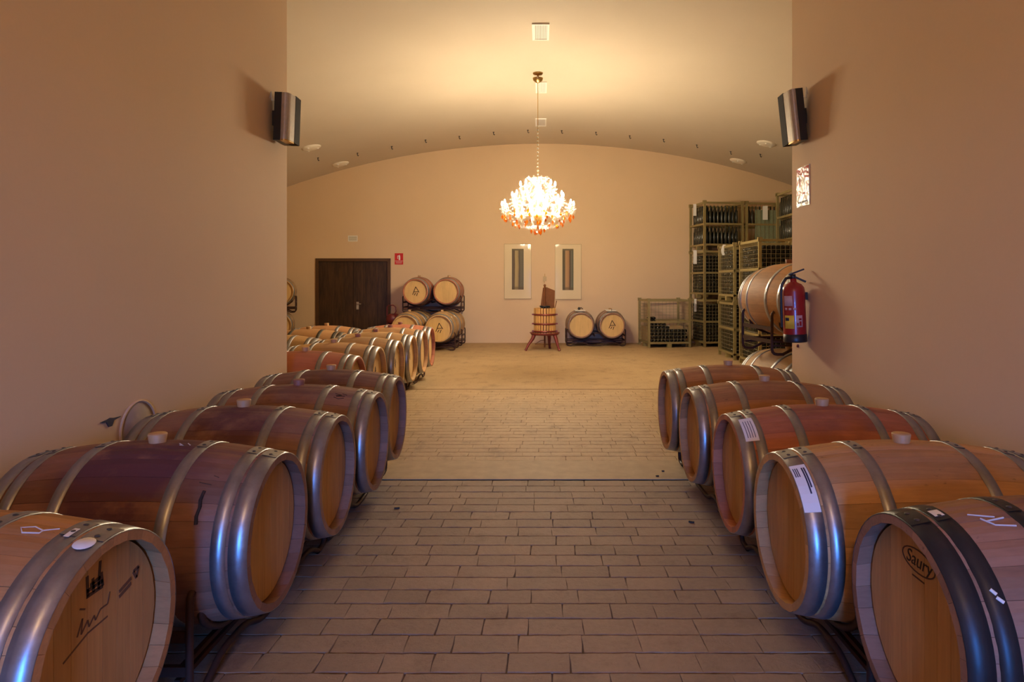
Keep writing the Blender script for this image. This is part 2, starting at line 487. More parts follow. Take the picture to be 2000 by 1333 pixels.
wall_to_vault('wall_hall_front_right', XR + .25, HX, YCR - .25, YCR, 16)
wall_to_vault('wall_hall_left', -HX - .2, -HX + .01, YCL - .25, YB + .2)
wall_to_vault('wall_hall_right', HX - .01, HX + .2, YCR - .25, YB + .2)
DX0, DX1 = P(617, 0, YB).x, P(763, 0, YB).x
DZ = P(0, 505, YB).z
mb = MB()
def panel(mb, a, b, z0, y0, y1, n):
    for i in range(n):
        p = a + (b-a)*i/n; q = a + (b-a)*(i+1)/n
        mb.add([(p,y0,z0),(q,y0,z0),(q,y1,z0),(p,y1,z0),(p,y0,vault(p)+.05),(q,y0,vault(q)+.05),(q,y1,vault(q)+.05),(p,y1,vault(p)+.05)],
               [(0,3,2,1),(4,5,6,7),(0,1,5,4),(2,3,7,6),(3,0,4,7),(1,2,6,5)])
panel(mb, -HX, DX0, -.1, YB, YB + .2, 10)
panel(mb, DX0, DX1, DZ, YB, YB + .2, 6)
mb.box(DX0 - .05, DX1 + .05, YB + .15, YB + .22, -.1, DZ + .05)  # added unseen panel, keeps outside light from the gaps of the door leaves
panel(mb, DX1, HX, -.1, YB, YB + .2, 36)
struct('wall_back', mb, 'wall')
# entrance behind the camera: opening towards the daylight, with frame
mb = MB()
for a, b, z0, z1 in ((XL, DOOR_X0, 0, 5.4), (DOOR_X1, XR, 0, 5.4), (DOOR_X0, DOOR_X1, DOOR_Z, 5.4)):
    mb.box(a, b, DOOR_Y - .1, DOOR_Y, z0, z1)
struct('wall_entrance', mb, 'wall')
mb = MB(); mb.box(-30, 30, -60, DOOR_Y - .2, -.1, -.02); struct('ground_outside', mb, 'concrete')
fr = MB()
for x in (DOOR_X0, DOOR_X1): fr.box(x - .04, x + .04, DOOR_Y - .08, DOOR_Y + .02, 0, DOOR_Z)
fr.box(DOOR_X0, DOOR_X1, DOOR_Y - .08, DOOR_Y + .02, DOOR_Z - .06, DOOR_Z + .02)
struct('door_1', fr, 'dark_steel')

# double door in the rear wall
dm = MB(); t = .075
dm.box(DX0, DX0 + t, YB - .03, YB + .12, 0, DZ); dm.box(DX1 - t, DX1, YB - .03, YB + .12, 0, DZ); dm.box(DX0 + t, DX1 - t, YB - .03, YB + .12, DZ - t, DZ)
door = struct('door_2', dm, 'door_frame')
mid = P(690, 0, YB).x
for a, b in ((DX0 + t, mid), (mid, DX1 - t)):
    lf = MB(); lf.box(a + .004, b - .004, YB + .03, YB + .08, .01, DZ - t - .004)
    l = lf.build('door_leaf', 'door', door)
    for fx in (.33, .66):
        x = a + (b - a) * fx
        g = MB(); g.box(x - .004, x + .004, YB + .024, YB + .032, .02, DZ - t - .01); g.build('board_joint', 'door_frame', l)
    if a > DX0 + .3:
        hz = P(0, 594, YB).z; hx = P(698, 0, YB).x
        g = MB(); g.box(hx - .03, hx + .03, YB + .018, YB + .03, hz - .14, hz + .05); g.tube([(hx, YB + .03, hz), (hx, YB - .03, hz), (hx + .10, YB - .035, hz)], .011, 8)
        g.build('door_handle', 'silver', l)

# ------------------------------------------------------------------ floor pavers
ROW = 0.1355
def paver_mesh(seed):
    """one worn paver of unit length (x) by one row (y), edges chipped and rounded"""
    rnd = random.Random(seed); out = []
    nx, ny = 6, 2
    def j(s): return rnd.uniform(-s, s)
    sl = j(.05)
    for i in range(nx): out.append((-.5 + i/nx, -ROW/2 + .0034 + j(.0030)))
    for i in range(ny): out.append((.5 - sl*(i/ny - .5) + j(.004), -ROW/2 + .0035 + (ROW - .007)*i/ny + j(.001)))
    for i in range(nx): out.append((.5 - i/nx, ROW/2 - .0034 + j(.0030)))
    for i in range(ny): out.append((-.5 - sl*(.5 - i/ny) + j(.004), ROW/2 - .0035 - (ROW - .007)*i/ny + j(.001)))
    n = len(out); vs = []
    for x, y in out: vs.append((x, y, -.008))
    for x, y in out: vs.append((x*.992, y*.985, -.0012 + j(.0008)))
    for x, y in out: vs.append((x*.98, y*.955, j(.0004)))
    fs = []
    for k in (0, 1):
        for i in range(n): fs.append((k*n + i, k*n + (i+1) % n, (k+1)*n + (i+1) % n, (k+1)*n + i))
    fs.append(tuple(range(2*n, 3*n)))
    m = MB(); m.add(vs, fs, False); return m
variants = [paver_mesh(100 + i) for i in range(12)]
vmesh = [m.mesh('paver', 'paver') for m in variants]
rest = MB(); far = MB(); nb = 0
def lay(y, x0, x1, sink):
    global nb
    x = x0 - random.uniform(0, .2)
    while x < x1:
        L = random.choice((.20, .225, .24, .25, .27, .30)); cx = x + L/2; k = random.randrange(12)
        sink(cx, y, L - .0026, k); x += L
def near_sink(cx, y, L, k):
    global nb
    if -1.34 < cx < 1.30 and y > 2.33:
        link('paver', vmesh[k], floor, (cx, y, random.uniform(-.001, .0005)), (0, 0, random.uniform(-.006, .006)), scale=(L, 1, 1)); nb += 1
    else:
        m = variants[k]; rest.add([(v[0]*L + cx, v[1] + y, v[2]) for v in m.v], m.f, False)
y = TH0 - .026 - ROW/2 - .002
while y > -.5:
    lay(y, XL, XR, near_sink); y -= ROW
o = rest.build('paver_field', 'paver', floor); o['kind'] = 'stuff'; o['label'] = 'stamped brick pavers under and beside the barrel rows'
def far_sink(cx, y, L, k):
    m = variants[k]; far.add([(v[0]*L + cx, v[1] + y, v[2]) for v in m.v], m.f, False)
y = TH1 + ROW/2
while y < NEARB:
    lay(y, -5.0, 7.0, far_sink); y += ROW
o = far.build('hall_paver_field', 'paver_hall', floor); o['kind'] = 'stuff'; o['label'] = 'stamped brick pavers of the hall floor'

# ------------------------------------------------------------------ barrels (local axis X, origin under the belly)
RB, RC, HL = 0.355, 0.300, 0.50        # belly radius, end radius, half length
def rad(x): return RB - (RB - RC) * (x / HL)**2
NST = 26
rs = random.Random(3)
wid = [rs.uniform(.75, 1.25) for _ in range(NST)]; tot = sum(wid)
ang = [0.0]
for q in wid: ang.append(ang[-1] + 2*PI*q/tot)
XS = [-HL + 2*HL*i/14 for i in range(15)]
def stave(a0, a1, lift):
    vs = []; g = .0016; m = 3
    for x in XS:
        r = rad(x) + lift
        for i in range(m + 1):
            a = a0 + g + (a1 - a0 - 2*g)*i/m
            rr = r - (.0022 if i in (0, m) else 0)
            vs.append((x, rr*math.sin(a), RB + rr*math.cos(a)))
        for i in (m, 0):
            a = a0 + g + (a1 - a0 - 2*g)*i/m; rr = r - .027
            vs.append((x, rr*math.sin(a), RB + rr*math.cos(a)))
    k = m + 3; fs = []
    for s in range(len(XS) - 1):
        for i in range(k): fs.append((s*k + i, s*k + (i+1) % k, (s+1)*k + (i+1) % k, (s+1)*k + i))
    fs += [tuple(range(k)), tuple(range((len(XS)-1)*k, len(XS)*k))]
    mb = MB(); mb.add(vs, fs, False); mb.smooth = [True]*(len(fs) - 2) + [False, False]
    return mb.mesh('stave', 'oak')
STAVES = [stave(ang[i], ang[i+1], rs.uniform(-.0008, .0008)) for i in range(NST)]
for me in STAVES:                       # flat sides, smooth outside is not needed: facets are small
    me.polygons.foreach_set('use_smooth', [False]*len(me.polygons))
HB = []                                  # head boards, grain upright
nb_ = 9; ri = RC - .027
for i in range(nb_):
    y0 = -ri + 2*ri*i/nb_ + .0008; y1 = -ri + 2*ri*(i+1)/nb_ - .0008
    pts = []
    for k in range(7):
        y = y0 + (y1 - y0)*k/6; pts.append((0, y, math.sqrt(max(ri*ri - y*y, 0)) + RB))
    pts += [(0, p[1], 2*RB - p[2]) for p in reversed(pts)]
    mb = MB(); mb.poly(pts, (.02, 0, 0)); HB.append(mb.mesh('head_board', 'oak_head'))
HOOPS = ((.500, .437), (.427, .378), (.226, .180))
def hoop_mesh(x0, x1, mat, n=64, t=.0025):
    mb = MB(); a, b = min(x0, x1), max(x0, x1); c = (a + b)/2
    mb.lathe([(rad(a)-.001, a), (rad(a)+t, a), (rad(c)+t+.0006, c), (rad(b)+t, b), (rad(b)-.001, b)], n, 'X', (0, 0, RB))
    if n >= 60:      # overlapping lap on top
        w = (b - a)/2 - .003
        mb.lathe([(rad(a)+t, a + .003), (rad(a)+t+.0025, a+.003), (rad(b)+t+.0025, b-.003), (rad(b)+t, b-.003)], 5, 'X', (0, 0, RB), -.13, .16, smooth=False)
    me = mb.mesh('hoop', mat); return me
HM = {}
for key in ('hoop', 'hoop_black', 'hoop_dark'):
    for n in (64, 40):
        HM[key, n] = [hoop_mesh(s*x0, s*x1, key, n) for s in (1, -1) for x0, x1 in HOOPS]
rv = MB(); rv.lathe([(0, .003), (.006, .0022), (.0085, 0)], 8); RIVET = rv.mesh('rivet', 'rivet')
bg_ = MB(); bg_.lathe([(0, .040), (.033, .040), (.036, .036), (.030, -.004)], 18); BUNG = {k: bg_.mesh('bung', k) for k in ('bung', 'bung_red')}
bd = MB(); xs = [-HL + 2*HL*i/12 for i in range(13)]
bd.lathe([(RC - .027, -HL + .05), (RC - .027, -HL)] + [(rad(x), x) for x in xs] + [(RC - .027, HL), (RC - .027, HL - .05)], 52, 'X', (0, 0, RB))
BODY = bd.mesh('barrel_body', 'oak_body')
hd = MB(); hd.poly([(0, ri*math.cos(2*PI*i/40), RB + ri*math.sin(2*PI*i/40)) for i in range(40)], (.02, 0, 0)); HEAD = hd.mesh('barrel_head', 'oak_head')
def barrel(label, loc, rotz, tone, headtone=(0.52, 0.31, 0.13), stain=0.3, near=False, hoop='hoop', bung='bung', group=None, roll=0.0):
    """loc: middle of the barrel, at the lowest point of its belly"""
    t = thing('wine_barrel', label, 'barrel', loc, rotz, group)
    col = (*tone, stain); hc = (*headtone, 1)
    n = 64 if near else 40
    if near:
        for me in STAVES:
            k = random.uniform(.86, 1.1)
            link('stave', me, t, color=(tone[0]*k, tone[1]*k, tone[2]*k, stain))
        for me in HB: link('head_board', me, t, (HL - .072, 0, 0), color=hc)
        for me in HB: link('head_board', me, t, (-HL + .052, 0, 0), color=hc)
    else:
        link('barrel_body', BODY, t, color=col)
        link('barrel_head', HEAD, t, (HL - .072, 0, 0), color=hc); link('barrel_head', HEAD, t, (-HL + .052, 0, 0), color=hc)
    for i, me in enumerate(HM[hoop, n]):
        h = link('hoop', me, t)
        if near:
            s = 1 if i < 3 else -1; x0, x1 = HOOPS[i % 3]; xc = s*(x0 + x1)/2
            for a in (-.07, .09):
                r = rad(xc) + .0048
                link('rivet', RIVET, h, (xc, r*math.sin(a), RB + r*math.cos(a)), (-a, 0, 0))
    link('bung', BUNG[bung], t, (0, 0, 2*RB - .004))
    return t

ZB = 0.155                              # belly height on the floor rack
UP = 0.80                               # one rack level
TONE = dict(warm=(0.44, 0.215, 0.085), grey=(0.30, 0.16, 0.10), red=(0.42, 0.15, 0.075), pale=(0.48, 0.26, 0.105), gold=(0.50, 0.30, 0.12), brown=(0.225, 0.105, 0.065))
near_left = [
    ('oak barrel with a burnt crest, script mark and round sticker at its end', -1.18, 1.78, 'warm', .15, 'bung'),
    ('dark wine-stained oak barrel with a black drip beside its end hoops', -1.06, 2.62, 'brown', 1.2, 'bung'),
    ('stained brown oak barrel lying just under the round plug in the wall', -1.06, 3.38, 'grey', .9, 'bung'),
    ('oak barrel with a small purple scribble between its hoops', -1.04, 4.092, 'grey', .5, 'bung_red'),
    ('greyish oak barrel at the passage corner opposite the fire extinguisher', -1.07, 4.81, 'grey', .6, 'bung'),
]
LB = []
for lab, x, y, tone, st, bu in near_left:
    LB.append(barrel(lab, (x - HL, y, ZB), 0, TONE[tone], (0.50, 0.28, 0.105), st, True, 'hoop', bu))
near_right = [
    ('orange-brown oak barrel at the passage corner below the fire extinguisher', .97, 5.09, 'warm', .25, 'bung', 'hoop'),
    ('orange-brown oak barrel between the corner barrel and the reddish labelled barrel', .97, 4.26, 'warm', .3, 'bung', 'hoop'),
    ('reddish oak barrel with a short white paper label on its end hoops', .98, 3.41, 'red', .35, 'bung', 'hoop'),
    ('pale oak barrel with a long printed white label on its end hoop', .96, 2.62, 'pale', .25, 'bung', 'hoop'),
    ('oak barrel with wide black hoops and chalk marks on its staves', 1.062, 1.908, 'grey', .5, 'bung', 'hoop_black'),
]
RBR = []
for lab, x, y, tone, st, bu, hp in near_right:
    RBR.append(barrel(lab, (x + HL, y, ZB), PI, TONE[tone], (0.50, 0.28, 0.105), st, True, hp, bu))

# marks, labels and stains on the near barrels (parts of them); local frame of each barrel: head at +X
def on_belly(x, a, lift=.0):
    r = rad(x) + lift
    return Vector((x, r*math.sin(a), RB + r*math.cos(a)))
def patch(parent, name, mat, x0, x1, a0, a1, lift=.0036, thick=.0006, nx=3, na=6):
    mb = MB(); vs = []
    for i in range(nx + 1):
        for k in range(na + 1): vs.append(on_belly(x0 + (x1-x0)*i/nx, a0 + (a1-a0)*k/na, lift))
    for i in range(nx + 1):
        for k in range(na + 1): vs.append(on_belly(x0 + (x1-x0)*i/nx, a0 + (a1-a0)*k/na, lift + thick))
    w = na + 1; o = (nx+1)*w; fs = []
    for i in range(nx):
        for k in range(na):
            a = i*w + k; fs += [(a, a+1, a+w+1, a+w), (o+a, o+a+w, o+a+w+1, o+a+1)]
    for i in range(nx): fs += [(i*w, (i+1)*w, o+(i+1)*w, o+i*w), (i*w+na, o+i*w+na, o+(i+1)*w+na, (i+1)*w+na)]
    for k in range(na): fs += [(k, o+k, o+k+1, k+1), (nx*w+k, nx*w+k+1, o+nx*w+k+1, o+nx*w+k)]
    mb.add(vs, fs)
    return mb.build(name, mat, parent)
def scribble(parent, name, mat, strokes, width, lift=.001):
    """strokes of (x, angle) points on the belly"""
    for st in strokes:
        mb = MB()
        mb.tube([on_belly(xa, aa, lift*.3) for xa, aa in st], width/2, 5)
        mb.build(name, mat, parent)
def head_strokes(parent, name, mat, strokes, width, x=HL - .052):
    """strokes of (across, up) points on the head board plane, seen from outside with up along Z; across is to the viewer's right"""
    mb = MB()
    for st in strokes:
        for (ya, za), (yb, zb) in zip(st, st[1:]):
            mb.bar((x + .0006, ya, RB + za), (x + .0006, yb, RB + zb), width, .0016, up=(1, 0, 0))
    return mb.build(name, mat, parent)
# on barrels turned by 0 deg: near side of the belly is -Y: angle negative; on barrels turned by 180 deg: near side is local +Y: angle positive
b = RBR[3]
lab = patch(b, 'paper_label', 'paper', .498, .440, .36, 1.02, .0035)
for k, (x, a0, a1) in enumerate(((.450, .42, .72), (.458, .42, .80))):
    patch(lab, 'printed_line', 'ink', x - .0028, x + .0028, a0, a1, .0042, .0004, 1, 8)
for k in range(3): patch(lab, 'printed_line', 'ink', .474 + .007*k, .4775 + .007*k, .42, .56, .0042, .0003, 1, 5)
b = RBR[2]
lab = patch(b, 'paper_label', 'paper', .470, .405, .30, .80, .0035)
for k in range(4): patch(lab, 'printed_line', 'ink', .418 + .012*k, .421 + .012*k, .38, .74, .0042, .0003, 1, 5)
b = RBR[4]
patch(b, 'sticker', 'paper', .418, .390, -.02, .10, .006, .0006)
scribble(b, 'chalk_mark', 'chalk', [[(.33,.12),(.27,.20)], [(.30,.24),(.25,.22)], [(.31,.2),(.29,.30),(.24,.33)], [(.22,.42),(.19,.55)], [(.16,.62),(.19,.72)], [(.24,.60),(.20,.70)]], .006)
scribble(b, 'paint_splash', 'white', [[(.405,.86),(.395,.90)], [(.398,.92),(.385,.96)]], .012, .004)
b = LB[0]
mb = MB(); p = on_belly(.462, -.20, .005)
mb.lathe([(0, .0012), (.026, .001), (.027, 0)], 20); mb.build('round_sticker', 'paper', b, loc=p, rot=(.20, .10, 0))
patch(b, 'sticker', 'paper', .412, .398, -.16, -.02, .006, .0006)
scribble(b, 'chalk_mark', 'chalk', [[(.33,-.10),(.30,-.06),(.27,-.10),(.29,-.16),(.33,-.14),(.33,-.10)], [(.33,-.1),(.36,-.04)]], .005)
head_strokes(b, 'burnt_mark', 'burn_soft', [[(-.035,.15),(.03,.15)], [(-.035,.165),(.03,.165)], [(-.03,.15),(-.032,.205)], [(-.008,.15),(-.01,.19)], [(.012,.15),(.02,.225)], [(-.02,.175),(.02,.18)], [(.03,.15),(.024,.19)]], .010)
head_strokes(b, 'burnt_script', 'burn_faint', [[(-.07,.06),(-.05,.10),(-.055,.06),(-.03,.085),(-.025,.065),(-.005,.085),(0,.07),(.02,.09),(.05,.09),(.06,.12)], [(-.12,.02),(-.03,.05),(.05,.055)], [(-.04,.12),(-.06,.13)]], .0045)
head_strokes(b, 'burnt_shield', 'burn_faint', [[(.165,.13),(.18,.105),(.19,.135),(.165,.13)], [(.10,.10),(.155,.115)], [(.10,.085),(.155,.10)]], .010)
b = RBR[4]
oval = [(.050 - .078 + .082*math.cos(2*PI*i/24)*1.0 + .028, .175 + .034*math.sin(2*PI*i/24)) for i in range(25)]
head_strokes(b, 'burnt_oval', 'burn_soft', [oval, [(-.03,.125),(.03,.125)]], .004)
tcu = bpy.data.curves.new('burnt_name', 'FONT'); tcu.body = 'Saury'; tcu.size = .058; tcu.align_x = 'CENTER'; tcu.align_y = 'CENTER'; tcu.shear = .25; tcu.extrude = .0006
tob = bpy.data.objects.new('tmp', tcu); C.objects.link(tob)
bpy.context.view_layer.update()
tm = bpy.data.meshes.new_from_object(tob.evaluated_get(bpy.context.evaluated_depsgraph_get()))
bpy.data.objects.remove(tob); tm.materials.append(M['burn'])
o = link('burnt_name', tm, b, (HL - .0515, 0.0, RB + .175), (PI/2, 0, PI/2))
scribble(LB[1], 'dark_drip', 'burn', [[(.315,-.80),(.312,-.90),(.318,-.98)], [(.318,-.98),(.314,-1.08),(.318,-1.16)]], .014, .0008)
scribble(LB[1], 'scratch', 'burn_soft', [[(.33,-.72),(.285,-.70)], [(.345,-.62),(.325,-.60)]], .003, .0008)
scribble(LB[1], 'chalk_mark', 'chalk', [[(.10,-.05),(.13,-.12),(.11,-.10)], [(.13,-.03),(.15,-.09)]], .004)
scribble(LB[3], 'purple_scribble', 'burn_soft', [[(.27,-.35),(.31,-.38),(.28,-.42),(.33,-.40)], [(.27,-.46),(.30,-.5),(.33,-.46)], [(.31,-.33),(.34,-.36)]], .005)

# barrels in the hall, on the side of the rear double door
hall = [   # outer row facing the open floor
    ('reddish oak barrel just behind the passage corner, first of the hall row', -1.75, 6.15, 'red', .1),
    ('golden oak barrel in the hall row, second behind the passage corner', -1.76, 7.02, 'gold', .1),
    ('golden oak barrel in the hall row, third behind the passage corner', -1.71, 7.76, 'gold', .15),
    ('golden oak barrel in the hall row, fourth behind the passage corner', -1.70, 8.56, 'gold', .15),
    ('golden oak barrel in the hall row, next to the last one', -1.71, 9.42, 'pale', .1),
    ('reddish oak barrel closing the hall row towards the stacked barrels', -1.72, 10.13, 'red', .1)]
for lab_, x, y, tone, st in hall:
    b = barrel(lab_, (x - HL, y, ZB), 0, TONE[tone], (0.60, 0.40, 0.18), st, False, 'hoop', 'bung_red' if y > 7.5 else 'bung')
    if 7 < y < 9: head_strokes(b, 'burnt_mark', 'burn_soft', [[(-.02,.03),(0,.09),(.03,.04)], [(-.01,.0),(.01,.05)], [(.02,-.02),(.02,.03)]], .014)
for lab_, y, hp, tn in (('golden oak barrel of the second hall row, nearest the passage corner', 8.06, 'hoop', 'gold'),
                   ('pale oak barrel with dark hoops in the second hall row', 9.08, 'hoop_dark', 'pale'),
                   ('oak barrel in the second hall row, in front of the double door', 9.84, 'hoop', 'warm')):
    barrel(lab_, (-3.28, y, ZB), 0, TONE[tn], (0.60, 0.40, 0.18), .1, False, hp)

# stacks against the rear wall; heads face the passage
LOGO = [[(-.075,-.075),(-.055,-.03),(0,.115)], [(0,.115),(.065,.01),(.08,-.02)], [(-.05,-.005),(.06,.0)], [(.0,-.03),(-.035,-.09)], [(.045,-.03),(.02,-.105)], [(0,.115),(-.02,.06)]]
YF = YB - 1.02                          # front heads of barrels pushed against the wall
def facing(label, x, yfront, level, logo=False, tone='gold', bung='bung', yaw=0.0, group=None):
    b = barrel(label, (x - math.sin(yaw)*HL, yfront + math.cos(yaw)*HL, ZB + UP*level), -PI/2 + yaw, TONE[tone], (0.62, 0.40, 0.15), .12, False, 'hoop', bung, group)
    if logo: head_strokes(b, 'burnt_logo', 'burn', LOGO, .016)
    return b
xul, xur = P(811, 0, YF).x, P(871, 0, YF).x
facing('upper oak barrel with an A-shaped burnt logo, stacked beside the double door', xul, YF, 1, True, 'red')
facing('upper oak barrel with a plain head, stacked beside the double door', xur, YF, 1, False, 'red')
facing('lower oak barrel mostly hidden behind the logo barrel', xur + .02, YF, 0, False, 'gold')
facing('lower oak barrel hidden behind the plain-headed floor barrel', xul - .02, YF, 0, False, 'gold')
YF2 = YF - 1.03
facing('floor oak barrel with an A-shaped burnt logo, in front of the stack', P(857, 0, YF2).x, YF2, 0, True)
facing('floor oak barrel with a plain head, in front of the stack by the door', P(857, 0, YF2).x - .75, YF2, 0, False)
xa, xb = P(1135, 0, YF).x, P(1196, 0, YF).x
pb1 = facing('oak barrel with a plain head and a white card with a tap on top', xa, YF, 0, False, 'grey')
pb2 = facing('oak barrel with an A-shaped burnt logo and a white card on top', xb, YF, 0, True, 'grey')
xs1 = P(551, 0, YF).x
facing('upper oak barrel of the stack past the double door', xs1, YF - .12, 1, False, yaw=math.radians(19))
facing('lower oak barrel of the stack past the double door', xs1 - .05, YF - .12, 0, False, yaw=math.radians(19))
# stack just round the passage corner behind the fire extinguisher
facing('golden oak barrel raised on a rack behind the fire extinguisher', 2.47, 5.78, 1.05, False, 'pale', 'bung_red', yaw=math.radians(7))
facing('golden oak barrel under the rack behind the fire extinguisher', 2.47, 5.78, 0, False, 'gold', 'bung', yaw=math.radians(7))
# white cards on the two barrels by the wall
for bx, lab_, extra in ((xa, 'white card with a small tap lying on the plain barrel', True), (xb, 'white card lying on the logo barrel by the cages', False)):
    t = thing('display_card', lab_, 'card', (bx - .01, YF + .16, ZB + RB + rad(.34) + .004))
    m = MB(); m.poly([(-.12,-.10,0),(.12,-.10,0),(.10,.10,.025),(-.14,.10,.025)], (0,0,.008)); m.build('card', 'paper', t)
    m = MB()
    if extra:
        m.ball((-.03,.0,.06), .035, 8, 5); m.tube([(-.03,0,.06),(.02,-.03,.08),(.06,-.02,.05)], .012, 6)
    else: m.box(-.006,.006,-.104,-.098,.008,.05)
    m.build('tap' if extra else 'pin', 'dark_steel', t)

# ------------------------------------------------------------------ racks (long side along local X, barrels lie along local Y)
def rack(label, loc, rotz, d=.74, depth=.62, group=None):
    t = thing('barrel_rack', label, 'rack', loc, rotz, group)
    e = d/2 + .335; r = .014; zc = ZB + RB; rr = rad(depth/2) + r + .003
    def arc(c, z0, R, f0, f1, up, n=7):
        return [(c + R*math.sin(f0 + (f1-f0)*i/n), z0 + up*R*math.cos(f0 + (f1-f0)*i/n)) for i in range(n + 1)]
    f = math.radians(56)
    fe = math.asin(min(.99, (d/2 - .03)/rr)); fe = min(fe, f)
    top = [(-e, .41), (-e + .10, .41)] + arc(-d/2, zc, rr, -math.radians(48), fe, -1) + arc(d/2, zc, rr, -fe, math.radians(48), -1) + [(e - .10, .41), (e, .41)]
    zl = zc - UP; g = math.acos(min(1, (r - zl)/rr)) if (r - zl) < rr else .2
    bot = [(e, r), (e - .12, r)] + [(d/2 + .23, r), (d/2 + .10, .075), (d/2 - .10, .075), (d/2 - .24, r), (-d/2 + .24, r), (-d/2 + .10, .075), (-d/2 - .10, .075), (-d/2 - .23, r)] + [(-e + .12, r), (-e, r)]
    loop = rounded(top + bot, .055, 3)
    for s in (-1, 1):
        m = MB(); m.tube([(x, s*depth/2, z) for x, z in loop], r, 8, True); m.build('frame', 'rack', t)
    for sx in (-1, 1):
        for z in (.13, .25):
            m = MB(); m.bar((sx*(e - .005), -depth/2, z), (sx*(e - .005), depth/2, z), .02, .035); m.build('cross_bar', 'rack', t)
    for z in (.11, .155):
        for s in (-1, 1):
            m = MB(); m.bar((-e, s*(depth/2 - .045), z - (.03 if z > .12 else .02)), (e, s*(depth/2 - .045), z - (.03 if z > .12 else .02)), .02, .018); m.build('rail', 'rack', t)
    m = MB(); m.bar((-.03, -depth/2, .245), (-.03, depth/2, .245), .03, .03); m.build('cross_bar', 'rack', t)
    return t
G = 'barrel racks'
rack('dark steel rack under the stained barrel with the black drip', (-1.06 - HL, 3.0, 0), PI/2, .75)
rack('dark steel rack under the corner barrel opposite the extinguisher', (-1.055 - HL, 4.445, 0), PI/2, .73)
rack('dark steel rack under the crested barrel', (-1.18 - HL, 1.41, 0), PI/2, .74)
rack('dark steel rack under the corner barrel below the extinguisher', (.97 + HL, 4.675, 0), PI/2, .83)
rack('dark steel rack under the two paper-labelled barrels', (.97 + HL, 3.01, 0), PI/2, .80)
rack('dark steel rack under the black-hooped barrel', (1.062 + HL, 1.533, 0), PI/2, .75)
rack('dark steel rack under the first two barrels of the hall row', (-1.755 - HL, 6.585, 0), PI/2, .87)
rack('dark steel rack under the middle barrels of the hall row', (-1.705 - HL, 8.16, 0), PI/2, .80)
rack('dark steel rack under the last two barrels of the hall row', (-1.715 - HL, 9.775, 0), PI/2, .71)
rack('dark steel rack under the dark-hooped barrel of the second row', (-3.28, 9.46, 0), PI/2, .76)
rack('dark steel rack under the nearest barrel of the second row', (-3.28, 7.68, 0), PI/2, .76)
xm = (xul + xur)/2
rack('dark steel rack carrying the upper barrels beside the double door', (xm, YF + HL, UP), 0, xur - xul)
rack('dark steel rack at the foot of the stack beside the double door', (xm, YF + HL, 0), 0, xur - xul + .04)
rack('dark steel rack under the front logo barrel by the stack', (P(857,0,YF2).x - .375, YF2 + HL, 0), 0, .75)
rack('dark steel rack under the two barrels with white cards', ((xa+xb)/2, YF + HL, 0), 0, xb - xa)
ya = math.radians(7); off = Vector((.37*math.cos(ya), .37*math.sin(ya), 0))
rack('dark steel rack lifting the barrel behind the fire extinguisher', Vector((2.41, 6.276, UP*1.05)) + off, ya, .74)
rack('dark steel rack on the floor behind the fire extinguisher', Vector((2.41, 6.276, 0)) + off, ya, .74)
rack('dark steel rack between the barrels past the double door', (xs1 - .163 - .35, YF + .473 - .24, UP), math.radians(19), .74)
rack('dark steel rack at the floor past the double door', (xs1 - .213 - .35, YF + .473 - .24, 0), math.radians(19), .74)

# ------------------------------------------------------------------ wire cages with bottles
BT = MB(); BT.lathe([(0, .002), (.034, 0), (.0375, .006), (.0375, .185), (.030, .215), (.0155, .24), (.0145, .285), (.0165, .288), (.0165, .30), (0, .30)], 10)
BOTTLE = BT.mesh('wine_bottle', 'bottle')
BS = MB(); BS.lathe([(0, 0), (.0375, .004), (.0375, .19), (.015, .24), (.015, .30), (0, .30)], 8)
def cage(label, loc, rotz, W=1.0, D=.9, Hc=1.13, sx=.075, sz=.075, half_front=False, group=None):
    """origin at the front left corner on the ground; local x along the front, y to the rear"""
    t = thing('bottle_cage', label, 'cage', loc, rotz, group)
    p = .05
    for x in (0, W - p):
        for y in (0, D - p):
            m = MB(); m.box(x, x + p, y, y + p, .0, Hc); m.build('post', 'cage', t)
            m = MB(); m.box(x - .012, x + p + .012, y - .012, y + p + .012, Hc, Hc + .022); m.box(x - .012, x, y - .012, y + p + .012, Hc - .05, Hc); m.box(x - .012, x + p + .012, y - .012, y, Hc - .05, Hc)
            m.build('corner_bracket', 'cage', t)
    for x in (W/2 - .05, ):
        for y in (0, D - .1):
            m = MB(); m.box(x, x + .1, y, y + .1, 0, .10); m.build('foot', 'cage', t)
    for x in (0, W - .1):
        m = MB(); m.box(x, x + .1, D/2 - .05, D/2 + .05, 0, .10); m.build('foot', 'cage', t)
    m = MB(); m.box(.0, W, .0, D, .10, .125); m.build('deck', 'cage', t)
    zs = (.11, .60, Hc - .03)
    for z in zs:
        for q, (a, b_) in enumerate((((0,.015,z),(W,.015,z)), ((0,D-.015,z),(W,D-.015,z)), ((.015,0,z),(.015,D,z)), ((W-.015,0,z),(W-.015,D,z)))):
            pass
            m = MB(); m.bar(a, b_, .025, .045); m.build('rail', 'cage', t)
    for q in range(4):
        m = MB(); zt = .60 if (half_front and q == 0) else Hc - .04
        L = W if q < 2 else D; n = max(1, round((L - .1)/sx)); k = max(1, round((zt - .13)/sz)) if sz else 0
        def pt(s, z): return ((s, .008 if q == 0 else D - .008, z) if q < 2 else (.008 if q == 2 else W - .008, s, z))
        for i in range(1, n): s = .05 + (L - .1)*i/n; m.bar(pt(s, .12), pt(s, zt), .0055)
        for j in range(1, k): z = .12 + (zt - .12)*j/k; m.bar(pt(.05, z), pt(L - .05, z), .0055)
        m.build('wire_panel', 'wire', t)
    return t
